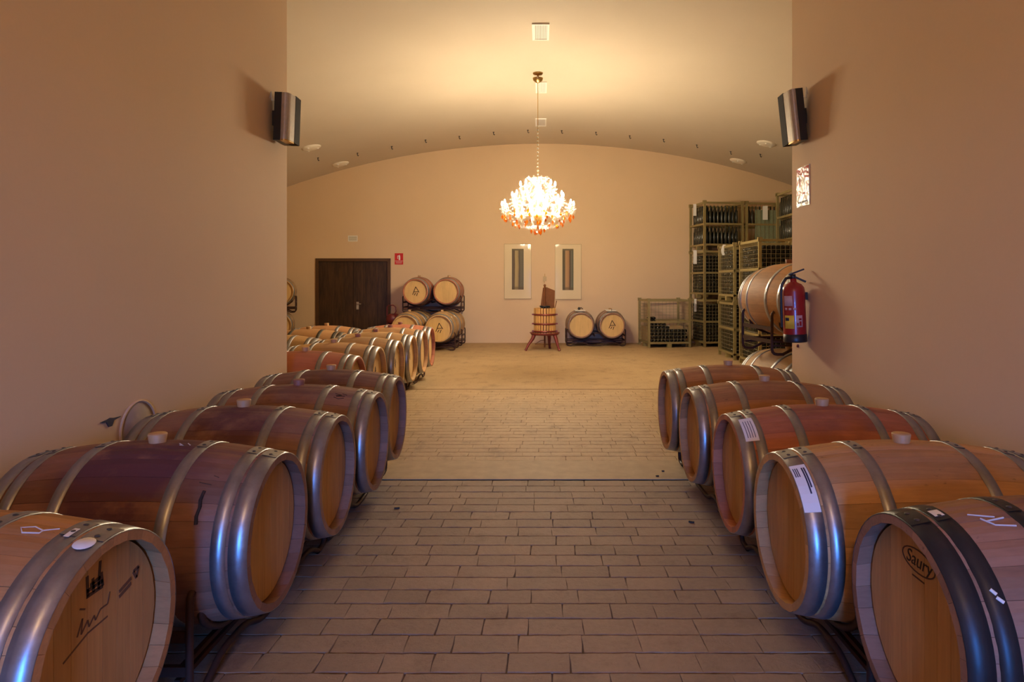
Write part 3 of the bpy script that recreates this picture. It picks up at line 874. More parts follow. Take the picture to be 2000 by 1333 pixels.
def lying(label, loc, rotz, W=1.0, D=.9, top=1.05, name='stacked_bottles'):
    """bottles lying in rows behind the front and the left wires"""
    mb = MB(); nx = int((W - .12)/.079); ny = int((D - .12)/.079); nz = int((top - .15)/.074)
    for j in range(nz):
        z = .165 + j*.074 + .002
        for i in range(nx):
            x = .06 + .042 + i*.079 + (.02 if j % 2 else 0)
            if x > W - .09: continue
            mb.add([(v[0] + x, .04 + v[2], v[1] + z) for v in BS.v], BS.f, True)
        for i in range(4, ny):
            y = .06 + .042 + i*.079 + (.02 if j % 2 else 0)
            if y > D - .09: continue
            mb.add([(.04 + v[2], v[0] + y, v[1] + z) for v in BS.v], BS.f, True)
    o = mb.build(name, 'bottle', None, loc=loc, rot=(0,0,rotz))
    return tag(o, label, 'bottles', None, 'stuff')
def upright(label, loc, rotz, W, D, z0s, group, faces=('front', 'left'), step=.093):
    mt = Matrix.Translation(Vector(loc)) @ Matrix.Rotation(rotz, 4, 'Z')
    for z in z0s:
        pts = []
        if 'front' in faces: pts += [(.10 + i*step, .075) for i in range(int((W - .2)/step) + 1)]
        if 'left' in faces: pts += [(.075, .075 + (i+1)*step) for i in range(int((D - .25)/step) + 1)]
        for x, y in pts:
            o = link('wine_bottle', BOTTLE, None, mt @ Vector((x, y, z)), scale=(1.08, 1.08, 1.38)); tag(o, label, 'bottle', group)
def standing_rows(label, loc, rotz, W, D, z0s, y0=.17):
    mb = MB()
    for z in z0s:
        for r in range(3):
            for i in range(int((W - .2)/.093) + 1):
                mb.add([(v[0] + .16 + i*.093 + .03*(r % 2), v[1] + y0 + .09*r, v[2]*1.3 + z) for v in BS.v], BS.f, True)
    return tag(mb.build('standing_bottles', 'bottle', None, loc=loc, rot=(0,0,rotz)), label, 'bottles', None, 'stuff')
rz = math.radians(9)
HC = 1.155
# open cage on the floor beside the card barrels
c1 = on_floor(1266, 680); 
cage('low open-fronted wire cage, half full, on the floor by the barrels', c1, math.radians(6), 1.03, .9, 1.13, .095, .075, True)
mt1 = Matrix.Translation(c1) @ Matrix.Rotation(math.radians(6), 4, 'Z')
R90 = Matrix.Rotation(-PI/2, 4, 'X')
for j in range(4):
    for i in range(11):
        o = link('wine_bottle', BOTTLE); o.matrix_world = mt1 @ Matrix.Translation((.11 + i*.079 + (.02 if j % 2 else 0), .05, .168 + j*.074)) @ R90
        tag(o, 'dark wine bottle lying in the front rows of the low open cage', 'bottle', 'bottles in the low open cage')
for j, n in ((4, 6), (5, 5), (6, 2), (7, 2)):
    for i in range(n):
        o = link('wine_bottle', BOTTLE); o.matrix_world = mt1 @ Matrix.Translation((.10 + i*.079, .12 if j > 5 else .06, .168 + j*.074)) @ R90
        tag(o, 'dark wine bottle in the raised pile inside the low open cage', 'bottle', 'raised bottles in the low open cage')
m = MB(); m.box(.06, .97, .42, .84, .45, .47); o = m.build('dividing_sheet', 'board', None, loc=c1, rot=(0,0,math.radians(6))); tag(o, 'brown sheet lying on the bottles in the low open cage', 'sheet')
m = MB(); m.box(.06, .97, .42, .84, .13, .448); o = m.build('bottle_carton', 'board', None, loc=c1, rot=(0,0,math.radians(6))); tag(o, 'brown carton at the back of the low open cage', 'carton')
m = MB(); m.poly([(.50,.45,.474),(.66,.45,.474),(.64,.52,.474),(.49,.52,.474)], (0,0,.012)); o = m.build('white_slip', 'paper', None, loc=c1, rot=(0,0,math.radians(6))); tag(o, 'small white slip on the sheet in the low open cage', 'paper')
# three-high column at the rear wall
s1 = on_floor(1375, 679)
names = ('bottom', 'middle', 'top')
for k in range(3):
    lo = s1 + Vector((0, 0, HC*k))
    cage(f'{names[k]} wire cage of the three-high column at the rear wall', lo, rz, 1.0, .9, 1.13, .10 if k == 2 else .085, 0 if k == 2 else .08)
    if k < 2: lying(f'dark bottles stacked in the {names[k]} cage of the rear wall column', lo, rz, 1.0, .9)
upright('dark wine bottle standing in the top cage of the rear wall column', s1 + Vector((0,0,2*HC)), rz, 1.0, .9, (.13, .62), 'bottles in the top rear cage')
standing_rows('dark bottles standing behind the front row of the top rear cage', s1 + Vector((0,0,2*HC)), rz, .9, .9, (.13, .63))
s1b = s1 + Vector((1.05*math.cos(rz), 1.05*math.sin(rz) - .02, 0))
for k in range(3):
    lo = s1b + Vector((0, 0, HC*k))
    cage(f'{names[k]} wire cage beside the three-high column, near the corner', lo, rz, .95, .9, 1.13, .10, 0 if k == 2 else .08)
    if k < 2: lying(f'dark bottles stacked in the {names[k]} cage near the corner', lo, rz, .95, .9)
upright('dark wine bottle standing at the upper tier of the cage near the corner', s1b + Vector((0,0,2*HC)), rz, .95, .9, (.62,), 'bottles in the corner top cage', ('front',))
m = MB(); m.box(.24, .88, .016, .028, .14, .95); o = m.build('plastic_sheet', 'green_sheet', None, loc=s1b + Vector((0,0,2*HC)), rot=(0,0,rz)); tag(o, 'pale green sheet lining the top cage near the corner', 'sheet')
# row of two-high cages running towards the viewer
X2 = P(1402, 0, 13.75).x
for n_, y0, D in (('far', 12.60, 1.12), ('near', 11.15, 1.12)):
    for k in range(2):
        lo = Vector((X2, y0, HC*k))
        cage(f'{"lower" if k == 0 else "upper"} {n_} wire cage of the side row beside the open floor', lo, 0, 1.0, D, 1.13, .085, .075)
        lying(f'dark bottles stacked in the {"lower" if k == 0 else "upper"} {n_} cage of the side row', lo, 0, 1.0, D)
X3 = X2 + 1.32
for k in range(3):
    lo = Vector((X3, 12.85, HC*k))
    cage(f'{names[k]} wire cage of the tall column behind the side row', lo, 0, 1.0, 1.12, 1.13, .10, 0)
    if k < 2: lying(f'dark bottles stacked in the {names[k]} cage behind the side row', lo, 0, 1.0, 1.12)
upright('dark wine bottle standing in the top cage behind the side row', Vector((X3, 12.85, 2*HC)), 0, 1.0, 1.12, (.13, .62), 'bottles in the tall column cage')
standing_rows('dark bottles standing deeper in the top cage behind the side row', Vector((X3, 12.85, 2*HC)), 0, .9, 1.1, (.13, .63))
# paper tags hung on the cages
def hang(label, u, v0, v1, y, w=.07, curl=.0, off=-.03):
    a = P(u, v0, y); b_ = P(u, v1, y); mb = MB(); n = 6; vs = []
    for i in range(n + 1):
        z = a.z + (b_.z - a.z)*i/n; c = curl*math.sin(PI*i/n*.9)
        vs += [(a.x - w/2 + c, y + off, z), (a.x + w/2 + c, y + off + .004, z)]
    k = len(vs); vs += [(x, yy + .002, z) for x, yy, z in vs]; fs = []
    for i in range(n): q = 2*i; fs += [(q, q+1, q+3, q+2), (k+q, k+q+2, k+q+3, k+q+1), (q, q+2, k+q+2, k+q), (q+1, k+q+1, k+q+3, q+3)]
    fs += [(0, k, k+1, 1), (2*n, 2*n+1, k+2*n+1, k+2*n)]
    mb.add(vs, fs); return tag(mb.build('paper_tag', 'paper', None), label, 'tag')
ys = s1.y + .45
hang('white paper tag hung on the top cage at the rear wall', 1356.5, 399, 422, ys, .075, .0, -.03)
hang('white paper tag hung on the middle cage at the rear wall', 1357, 489, 516, ys, .085, .0, -.03)
hang('white paper tag hung on the bottom cage at the rear wall', 1357.5, 584, 609, ys, .06, .0, -.03)
hang('white sheet hung on the top cage near the corner', 1493, 403, 430, s1b.y + .10, .12, .0, -.06)
hang('curled white tag on the upper far cage of the side row', 1415, 478, 499, 13.3, .06, -.04, .0)

# ------------------------------------------------------------------ grape press
py = 14.55; ppx = P(1064, 0, py).x
t = thing('grape_press', 'small red iron grape press with a slatted wooden basket', 'press', (ppx, py, 0))
def prz(v): return P(0, v, py).z
zr, zt = prz(652.5), prz(602)
m = MB(); m.lathe([(0, zr - .03), (.30, zr - .02), (.345, zr + .03), (.33, zr + .035), (.29, zr), (0, zr - .005)], 32); m.build('tray', 'press_red', t)
for q, (fx, fy) in enumerate(((-.43, -.22), (.33, -.24), (.12, .34))):
    h = Vector((fx, fy, 0)); d = h.normalized()
    m = MB(); m.tube([d*.27 + Vector((0,0,zr - .01)), d*.31 + Vector((0,0,zr*.72)), h*.86 + Vector((0,0,zr*.36)), h*.95 + Vector((0,0,.05)), h + Vector((0,0,.012))], [.045, .04, .03, .026, .03], 8)
    m.build('leg', 'press_red', t)
NSL = 24
for i in range(NSL):
    a = 2*PI*i/NSL; sm_ = MB()
    if i == 0:
        sm_.box(-.021, .021, -.012, .012, zr + .01, zt); SL = sm_.mesh('slat', 'press_slat')
    link('slat', SL, t, (.235*math.cos(a), .235*math.sin(a), 0), (0, 0, a + PI/2))
m = MB(); m.lathe([(.215, zr + .01), (.215, zt - .01)], 24); m.build('slat_gap_shade', 'press_dark', t)  # dark inner cylinder stands in for the shade between the slats
for v in (614.5, 632.5, 647):
    z = prz(v); m = MB(); m.lathe([(.247, z - .02), (.254, z - .02), (.254, z + .02), (.247, z + .02), (.247, z - .02)], 32)
    for s in (-1, 1): m.box(s*.25 - .04, s*.25 + .04, -.03, .03, z - .016, z + .016)
    m.build('band', 'press_red', t)
m = MB(); m.tube([(0,0,.06), (0,0,prz(559))], .019, 8); m.ball((0,0,prz(558)), .03, 8, 5); m.build('screw', 'press_dark', t)
m = MB(); m.lathe([(0, zt + .01), (.10, zt + .01), (.125, zt + .05), (.115, zt + .05), (.09, zt + .03), (0, zt + .03)], 20); m.build('pressing_plate', 'dark_steel', t)
m = MB(); m.tube([(-.22,-.05,.14), (-.1,-.1,.22), (.02,-.12,.24)], .007, 6); m.tube([(-.22,-.05,.14), (-.02,.02,.12), (.14,.04,.13)], .007, 6); m.build('spout_wire', 'press_dark', t)
bp = [P(1055.5, 601, py), P(1083, 602, py), P(1084, 568, py), P(1068, 561.5, py), P(1060.5, 562.5, py)]
m = MB(); m.poly([Vector((p.x, py + .10 + (p.z - zt)*.08, p.z)) for p in bp], (0, .05, 0)); o = m.build('wooden_board', 'press_dark'); tag(o, 'brown wooden board with a slanting top standing on the press basket', 'board')
m = MB(); m.tube([P(1087, 588, py + .2), P(1083.5, 604, py + .15)], .010, 6); o = m.build('iron_bar', 'press_dark'); tag(o, 'thin dark iron bar leaning behind the press board', 'bar')
p = P(1064, 545, YB)
t = thing('wall_ornament', 'small pale brass ornament on the wall above the press', 'ornament', (p.x, YB - .012, p.z))
m = MB(); m.box(-.045, .045, -.012, .011, -.06, .06); m.build('plate', 'frame_wood', t)
m = MB(); m.tube([(0, -.014, .05), (0, -.014, .13)], .008, 6); m.tube([(-.012, -.014, -.06), (-.02, -.014, -.11)], .008, 6); m.build('pin', 'brass', t)

# dark red pump half hidden between the door and the barrels
p = P(770, 622, YF + .25)
t = thing('wheeled_pump', 'dark red wheeled pump half hidden between the double door and barrels', 'pump', (p.x - .03, YF + .25, 0))
m = MB(); m.lathe([(0, -.24), (.09, -.24), (.125, -.18), (.125, .18), (.09, .24), (0, .24)], 20, 'Y', (0, 0, .66)); m.build('motor', 'dark_red', t)
m = MB(); m.tube([(-.10, -.18, .42), (-.10, -.18, .95), (-.06, -.18, .985), (.05, -.18, .985), (.105, -.18, .94), (.115, -.18, .84), (.07, -.18, .76)], .014, 8); m.build('handle', 'dark_red', t)
m = MB(); m.box(-.12, .115, -.24, .24, .22, .54); m.build('chassis', 'dark_red', t)
for y in (-.2, .2):
    m = MB(); m.lathe([(0, -.03), (.112, -.03), (.118, 0), (.112, .03), (0, .03)], 20, 'Y', (0, y, .118)); m.build('wheel', 'black', t)

# ------------------------------------------------------------------ pictures
def picture(label, u0, u1, v0, v1, iu0, iu1, iv0, iv1, cols, slant):
    a = P(u0, v1, YB); b_ = P(u1, v0, YB); W = b_.x - a.x; Hh = b_.z - a.z
    t = thing('framed_picture', label, 'picture', (a.x, YB, a.z))
    m = MB(); w_ = .014
    m.box(0, W, -.035, 0, 0, w_); m.box(0, W, -.035, 0, Hh - w_, Hh); m.box(0, w_, -.035, 0, w_, Hh - w_); m.box(W - w_, W, -.035, 0, w_, Hh - w_); m.build('frame', 'frame_wood', t)
    m = MB(); m.box(w_, W - w_, -.018, -.004, w_, Hh - w_); m.build('mat_board', 'matboard', t)
    c = P(iu0, iv1, YB); d = P(iu1, iv0, YB)
    mt_, nt, bs = new_mat('picture_print')
    tc = nd(nt, 'ShaderNodeTexCoord'); sp = nd(nt, 'ShaderNodeSeparateXYZ'); lk(nt, tc.outputs['Object'], sp.inputs[0])
    wob = noise(nt, tc.outputs['Object'], 6, 3, .6, (1, 1, .3))
    xx = mathn(nt, 'ADD', mathn(nt, 'DIVIDE', mathn(nt, 'SUBTRACT', sp.outputs[0], c.x - a.x), d.x - c.x), mathn(nt, 'MULTIPLY_ADD', wob, slant, -slant/2))
    cr = nd(nt, 'ShaderNodeValToRGB'); lk(nt, xx, cr.inputs[0]); el = cr.color_ramp.elements
    while len(el) < len(cols): el.new(.5)
    for e_, (p_, cc_) in zip(el, cols): e_.position = p_; e_.color = (*cc_, 1)
    zz = mathn(nt, 'DIVIDE', mathn(nt, 'SUBTRACT', sp.outputs[2], c.z - a.z), d.z - c.z)
    low = mathn(nt, 'SUBTRACT', 1.0, ramp(nt, zz, .05, .09))
    colr = mixc(nt, mathn(nt, 'MULTIPLY', low, .6), cr.outputs[0], (0.12, 0.075, 0.03))
    top = ramp(nt, zz, .95, .97); colr = mixc(nt, top, colr, (.16, .12, .06))
    lk(nt, colr, bs.inputs['Base Color']); bs.inputs['Roughness'].default_value = .7
    m = MB(); m.box(c.x - a.x, d.x - a.x, -.0195, -.0175, c.z - a.z, d.z - a.z); m.build('print', mt_, t)
    m = MB(); m.box(w_, W - w_, -.030, -.028, w_, Hh - w_); m.build('glass_pane', 'pane', t)
    return t
picture('tall framed picture with a narrow grey-brown column, hanging left of the press', 984.5, 1038, 476.5, 584.5, 999.8, 1022.8, 486.5, 566, [(0, (.16,.12,.08)), (.22, (.12,.075,.045)), (.28, (.50,.36,.16)), (.5, (.46,.33,.14)), (.62, (.11,.075,.05)), (.74, (.17,.15,.09)), (1, (.15,.12,.07))], .12)['label'] = 'tall framed picture of a grey-brown column, nearest the double door'
picture('tall framed picture of an orange-brown column, above the card barrels', 1083.5, 1135.7, 477, 585.5, 1098.5, 1120, 486.5, 567, [(0, (.10,.075,.03)), (.24, (.12,.09,.04)), (.26, (.52,.29,.12)), (.56, (.42,.22,.09)), (.70, (.04,.022,.012)), (.78, (.17,.17,.12)), (1, (.09,.08,.04))], .02)

# ------------------------------------------------------------------ signs, grille, detectors, hooks
def wall_rect(u0, u1, v0, v1, y=YB): a = P(u0, v1, y); b_ = P(u1, v0, y); return a, b_.x - a.x, b_.z - a.z
a, W, Hh = wall_rect(771, 787.5, 495, 517)
t = thing('extinguisher_sign', 'small red fire extinguisher sign on the wall beside the double door', 'sign', (a.x, YB, a.z))
m = MB(); m.box(0, W, -.006, 0, 0, Hh); m.build('plate', 'sign_red', t)
m = MB(); m.box(W*.48, W*.66, -.008, -.006, Hh*.40, Hh*.74); m.box(W*.52, W*.62, -.008, -.006, Hh*.74, Hh*.84); m.box(W*.34, W*.52, -.008, -.006, Hh*.74, Hh*.79); m.box(W*.32, W*.38, -.008, -.006, Hh*.50, Hh*.74); m.build('pictogram', 'paper', t)
m = MB(); m.box(W*.03, W*.97, -.008, -.006, Hh*.30, Hh*.34)
for k in range(3): m.box(W*(.12 + .02*k), W*(.88 - .02*k), -.008, -.006, Hh*(.22 - .06*k), Hh*(.245 - .06*k))
m.build('print_line', 'pink_print', t)
def foil():
    m, nt, b = new_mat('crinkled_sign_film')
    return m
# film-covered sign on the passage wall
yA, yB_ = F*XR/(1582 - U0), F*XR/(1557 - U0)
zA0, zA1 = H - (399 - V0)/F*yA, H - (320 - V0)/F*yA
t = thing('extinguisher_sign', 'shiny red and white sign on the passage wall above the fire extinguisher', 'sign', (XR, yA, zA0))
W = yB_ - yA; Hh = zA1 - zA0
def film(name, col):
    mt_, nt, bs = new_mat(name)
    tc = nd(nt, 'ShaderNodeTexCoord'); nz = noise(nt, tc.outputs['Object'], 16, 2, .5)
    bs.inputs['Base Color'].default_value = (*col, 1); bs.inputs['Roughness'].default_value = .22; bs.inputs['Specular IOR Level'].default_value = .12
    bump(nt, nz, bs, .6, .02)
    return mt_
FR, FW = film('film_red', (.55, .035, .02)), film('film_white', (.72, .66, .55))
m = MB(); m.box(-.006, 0, 0, W, 0, Hh); m.build('plate', FW, t)
m = MB(); m.box(-.0075, -.006, .006, W - .006, Hh*.30, Hh - .006); m.build('red_field', FR, t)
m = MB(); m.box(-.009, -.0075, W*.34, W*.62, Hh*.34, Hh*.74); m.box(-.009, -.0075, W*.42, W*.54, Hh*.74, Hh*.84); m.box(-.009, -.0075, W*.54, W*.80, Hh*.76, Hh*.80); m.box(-.009, -.0075, W*.74, W*.80, Hh*.5, Hh*.78); m.build('pictogram', FW, t)
m = MB()
for k in range(6): m.box(-.0075, -.006, W*(.12 + .13*k), W*(.2 + .13*k), Hh*.08, Hh*.13)
m.build('print_line', 'ink', t)
a, W, Hh = wall_rect(680, 698.5, 460.5, 472)
t = thing('wall_vent', 'small white louvred vent on the rear wall above the double door', 'vent', (a.x, YB, a.z))
m = MB(); m.box(0, W, -.012, 0, 0, .018); m.box(0, W, -.012, 0, Hh - .018, Hh); m.box(0, .018, -.012, 0, .018, Hh - .018); m.box(W - .018, W, -.012, 0, .018, Hh - .018); m.build('frame', 'white_metal', t)
for k in range(5):
    z = .03 + (Hh - .06)*k/4; m = MB(); m.bar((.018, -.006, z), (W - .018, -.006, z), .004, .012); m.build('slat', 'white_metal', t)
m = MB(); m.box(.018, W - .018, -.002, 0, .018, Hh - .018); m.build('backing', 'cage', t)
def ceil_y(v, x=0.0): return F*(vault(x) - H)/(V0 - v)
for lab_, v0, v1, u0, u1 in (('largest white ceiling grille in front of the chandelier rose', 45, 76.5, 1039.5, 1072.5), ('white ceiling grille just behind the chandelier rose', 159, 180, 1046, 1068), ('white ceiling grille farthest from the passage', 231, 245.5, 1045.5, 1067)):
    ya_, yb_ = ceil_y(v0), ceil_y(v1)
    xa_, xb_ = (u0 - U0)/F*(ya_+yb_)/2, (u1 - U0)/F*(ya_+yb_)/2; W = xb_ - xa_; D = yb_ - ya_
    t = thing('ceiling_grille', lab_, 'grille', (xa_, ya_, CROWN - .004))
    m = MB(); w_ = .03
    for bx_ in ((0, W, 0, w_), (0, W, D - w_, D), (0, w_, w_, D - w_), (W - w_, W, w_, D - w_)): m.box(*bx_, -.016, .002)
    m.build('frame', 'white_metal', t)
    for k in range(8):
        x = w_ + (W - 2*w_)*(k + .5)/8; m = MB(); m.box(x - .009, x + .003, w_, D - w_, -.012, .0); m.build('slat', 'white_metal', t)
    m = MB(); m.box(w_, W - w_, w_, D - w_, -.002, .002); m.build('backing', 'grey_plug', t)
def vault_hit(u, v):
    y = 8.0
    while y < YB and P(u, v, y).z < vault(P(u, v, y).x): y += .01
    return P(u, v, y)
for (u, v), lab_ in zip(((608, 288), (665, 320), (1497, 280), (1442, 314)), ('round cream ceiling lamp cover on the double door side, farther from the wall', 'round cream ceiling lamp cover above the double door by the wall', 'round cream ceiling lamp cover on the cage side, farther from the wall', 'round cream ceiling lamp cover above the cages by the wall')):
    p = vault_hit(u, v); tilt = math.asin(p.x/VR)
    t = thing('ceiling_disc', lab_, 'ceiling fitting', (p.x, p.y, vault(p.x)), rot=(0, tilt, 0))
    m = MB(); m.lathe([(0, -.045), (.10, -.045), (.16, -.03), (.20, -.012), (.205, .004)], 28); m.build('cover', 'detector', t)
    for a_ in (0.4, 2.5, 4.4):
        m = MB(); m.lathe([(0, -.052), (.022, -.052), (.03, -.03)], 10, 'Z', (.12*math.cos(a_), .12*math.sin(a_), 0)); m.build('knob', 'white_metal', t)
for u, v in ((574, 279), (621, 310), (698, 301), (765, 288), (831, 275), (897, 268), (964, 260), (1031, 256), (1097, 257), (1164, 260), (1230, 267), (1296, 274), (1361, 285), (1427, 298), (1485, 303)):
    p = vault_hit(u, v - 2); x = p.x; z = vault(x)
    m = MB(); m.tube([(x, p.y, z + .01), (x, p.y, z - .05), (x + .015, p.y, z - .07), (x + .03, p.y, z - .055)], .009, 6); m.lathe([(0, -.008), (.022, -.008), (.024, .006)], 10, 'Z', (x, p.y, z))
    tag(m.build('ceiling_hook', 'dark_steel'), 'small dark hook in the row across the vaulted ceiling', 'hook', 'hooks across the vault')

# ------------------------------------------------------------------ wall speakers
def speaker(label, side, u0, u1, v0, v1, y, tilt):
    X = XL if side < 0 else XR
    zc = (P(0, v0, y).z + P(0, v1, y).z)/2; hh = (P(0, v0, y).z - P(0, v1, y).z)/2
    far_x = P(u1 if side < 0 else u0, 0, y + .24).x
    D = abs(far_x - X)
    t = thing('wall_speaker', label, 'speaker', (X, y, zc), rot=(0, -side*tilt, 0))
    s = -side                                   # outwards from the wall
    g = .085; W = .24
    def prof(d0, d1, y0, y1, bulge, n=8):
        pts = [(d0, y0)]
        for i in range(n + 1): q = i/n; pts.append((d0 + (d1 - d0)*q, y0 - bulge*math.sin(PI*q)))
        pts += [(d1, y1), (d0, y1)]
        return pts
    W2 = W*.50
    m = MB(); m.box(min(s*(g-.04), s*(g+.022)), max(s*(g-.04), s*(g+.022)), .01, W, -hh, hh); m.build('back_box', 'black', t)
    pts = [(g + .022, 0)] + [(g + .022 + (D - g - .022)*math.sin(PI/2*i/7), -.02*math.sin(PI*i/7) + W2*(1 - math.cos(PI/2*i/7))*.45) for i in range(1, 8)] + [(D + .004, W2), (g + .022, W2)]
    m = MB(); m.poly([(s*d, yy, -hh + .006) for d, yy in pts], (0, 0, 2*hh - .012)); m.build('shell', 'silver', t)
    m = MB(); m.poly([(s*(g + .022), W2, -hh), (s*(D + .006), W2, -hh), (s*(D + .002), W, -hh), (s*(g + .022), W, -hh)], (0, 0, 2*hh)); m.build('grille_strip', 'dark_grille', t)
    m = MB(); m.poly([(s*d*.99, yy, -hh - .006) for d, yy in pts], (0, 0, .012)); m.build('end_cap', 'brass', t)
    m = MB(); m.box(min(0, s*g), max(0, s*g), W*.35, W*.65, -.06, .06); m.build('bracket', 'black', t)
    m = MB(); m.tube([(s*.005, .02, hh*.75), (s*.03, -.02, hh*.95), (s*.03, .0, hh*.6), (s*.06, .03, hh*.7)], .005, 6); m.build('cable', 'white', t)
    return t
speaker('silver wall speaker with a loose cable, opposite the fire extinguisher', -1, 545, 586, 178, 272, 5.18, math.radians(2))
speaker('silver wall speaker above the shiny sign and fire extinguisher', 1, 1524, 1569, 169, 271, 5.02, math.radians(6))

# ------------------------------------------------------------------ fire extinguisher
ey = 5.10; ex = 2.005; er = .089; ez = P(0, 668, ey).z
t = thing('fire_extinguisher', 'red fire extinguisher with a black base hung on the passage wall', 'extinguisher', (ex, ey, ez), rot=(0, math.radians(-2.2), 0))
eh = P(0, 557, ey).z - ez
m = MB(); m.lathe([(er*.97, .06), (er*.96, eh - .05), (er*.90, eh - .02), (er*.70, eh + .005), (er*.32, eh + .022), (.025, eh + .03), (.025, eh + .05), (0, eh + .05)], 32); m.build('cylinder', 'red', t)
m = MB(); m.lathe([(0, 0), (er*.98, 0), (er, .008), (er*.99, .062), (er*.95, .064)], 32); m.build('base', 'black', t)
m = MB(); m.lathe([(0, eh + .045), (.022, eh + .045), (.022, eh + .085), (0, eh + .085)], 12); m.build('valve', 'dark_steel', t)
m = MB(); m.bar((-.03, 0, eh + .082), (.085, -.01, eh + .122), .022, .012); m.build('lever', 'black', t)
m = MB(); m.bar((.0, 0, eh + .07), (.095, -.01, eh + .022), .024, .014); m.build('handle', 'black', t)
m = MB(); m.tube([(-.02, 0, eh + .06), (-.06, -.01, eh + .055), (-.092, -.01, eh + .01), (-.102, -.01, eh - .06), (-.104, -.01, eh - .2), (-.102, 0, .12)], .011, 8); m.build('hose', 'black', t)
m = MB(); m.box(.06, XR - ex + .005, -.03, .03, eh - .12, eh - .06); m.build('wall_bracket', 'dark_steel', t)
def epatch(name, mat, a0, a1, z0, z1, r=er*.973):
    m = MB(); m.lathe([(r - .004, z0), (r + .0006, z0), (r + .0006, z1), (r - .004, z1)], 8, 'Z', (0,0,0), math.radians(a0), math.radians(a1)); return m.build(name, mat, t)
def fz(v): return P(0, v, ey - er).z - ez
epatch('text_panel', 'pink_print', 196, 242, fz(598), fz(578))
for k in range(3): epatch('small_print', 'pink_print', 200 + 22*k, 214 + 22*k, fz(606), fz(601.5))
yp = epatch('warning_label', 'yellow', 196, 247, fz(642.5), fz(616.5))
m = MB(); m.lathe([(er*.973 - .002, fz(627)), (er*.973 + .0012, fz(627)), (er*.973 + .0012, fz(621)), (er*.973 - .002, fz(621))], 4, 'Z', (0,0,0), math.radians(200), math.radians(222)); m.build('warning_symbol', 'ink', yp)
pp = epatch('pictogram_panel', 'pink_print', 256, 290, fz(639.5), fz(616.5))
for z0, z1, a0, a1 in ((637, 631, 261, 268), (637, 628, 272, 284), (626, 622, 270, 285)):
    m = MB(); m.lathe([(er*.973 - .002, fz(z0)), (er*.973 + .0012, fz(z0)), (er*.973 + .0012, fz(z1)), (er*.973 - .002, fz(z1))], 3, 'Z', (0,0,0), math.radians(a0), math.radians(a1)); m.build('pictogram', 'red', pp)
m = MB(); m.lathe([(0, -.012), (.012, -.012), (.014, 0)], 10, 'X', (0,0,0)); p = on_side(1559, 676, XR)
o = m.build('wall_screw', 'press_red', None, loc=(XR + .001, p.y, p.z)); tag(o, 'rusty screw in the passage wall below the fire extinguisher', 'screw')

# ------------------------------------------------------------------ plug and bolt in the other passage wall
t = thing('wall_plug', 'round grey plug in the passage wall behind the barrels', 'wall plug', (XL, 3.515, .715))
m = MB(); m.lathe([(.158, -.001), (.158, .008), (.150, .010), (.146, .002), (.146, -.001)], 36, 'X'); m.build('rim', 'wall', t)
m = MB(); m.lathe([(0, .003), (.146, .003), (.148, .0)], 36, 'X'); m.build('disc', 'grey_plug', t)
p = on_side(214, 822, XL)
m = MB(); m.poly([(0, -.075, .004), (0, -.02, .010), (0, 0, .014), (0, .03, .008), (0, .085, .005), (0, .03, -.004), (0, .012, -.03), (0, -.012, -.03), (0, -.03, -.004)], (.006, 0, 0))
o = m.build('wall_chip', 'ink', None, loc=(XL, p.y, p.z)); tag(o, 'dark star-shaped anchor in the passage wall beside the round plug', 'anchor')

# ------------------------------------------------------------------ chandelier
cy = ceil_y(143); cx = P(1050.5, 0, cy).x
def cz(v): return P(0, v, cy).z
t = thing('chandelier', 'large lit crystal chandelier with amber drops hanging from the vault', 'chandelier', (cx, cy, 0))
m = MB(); m.lathe([(0, CROWN + .002), (.085, CROWN + .002), (.08, CROWN - .02), (.02, CROWN - .035), (.012, CROWN - .07)], 20); m.build('ceiling_rose', 'brass', t)
zc = cz(157)
m = MB(); m.tube([(0,0,CROWN - .04), (.012,0,CROWN - .07), (0,0,zc + .03)], .008, 6); m.lathe([(.088, zc + .035), (.08, zc), (.03, zc - .04), (.0, zc - .05)], 20); m.build('hanging_cup', 'brass', t)
ztop = cz(346)
m = MB(); m.tube([(0,0,zc - .04), (0,0,ztop)], .006, 6); m.build('cord', 'brass', t)
zz = cz(247)
BD = MB(); BD.octa((0,0,0), .019, .026); BEAD = BD.mesh('chain_bead', 'bead')
while zz > ztop + .02: link('chain_bead', BEAD, t, (0, 0, zz), (0,0,random.random())); zz -= .062
m = MB(); m.lathe([(.015, ztop), (.035, ztop - .05), (.02, ztop - .1), (.05, ztop - .22), (.022, ztop - .32), (.022, ztop - .5), (.06, ztop - .6), (.075, ztop - .66), (.03, ztop - .74), (.0, ztop - .78)], 16); m.build('stem', 'brass', t)
BL = MB(); BL.lathe([(0, .070), (.006, .062), (.0135, .035), (.0150, .018), (.010, .0), (0, 0)], 8); BULBM = BL.mesh('bulb', 'bulb')
CN = MB(); CN.lathe([(0, 0), (.012, 0), (.012, -.07), (.0, -.07)], 8); CN.lathe([(.012, -.07), (.045, -.062), (.05, -.055), (.03, -.075), (0, -.078)], 10); CANDLE = CN.mesh('candle_cup', 'crystal')
AD = MB(); AD.octa((0,0,0), .023, .045); AMB = AD.mesh('amber_drop', 'amber')
rings = [(14, .60, cz(398), .0), (12, .43, cz(380), .12), (8, .29, cz(359), .05), (12, .36, cz(412), .26)]
pend = MB()
def crystal_string(a, b_, sag, n, r=.011, h=.018):
    a = Vector(a); b_ = Vector(b_)
    for i in range(n + 1):
        q = i/n; p_ = a.lerp(b_, q); p_.z -= sag*math.sin(PI*q)
        pend.octa(p_ + Vector((random.uniform(-.004,.004), random.uniform(-.004,.004), random.uniform(-.006,.006))), r*random.uniform(.8, 1.3), h*random.uniform(.8, 1.4))
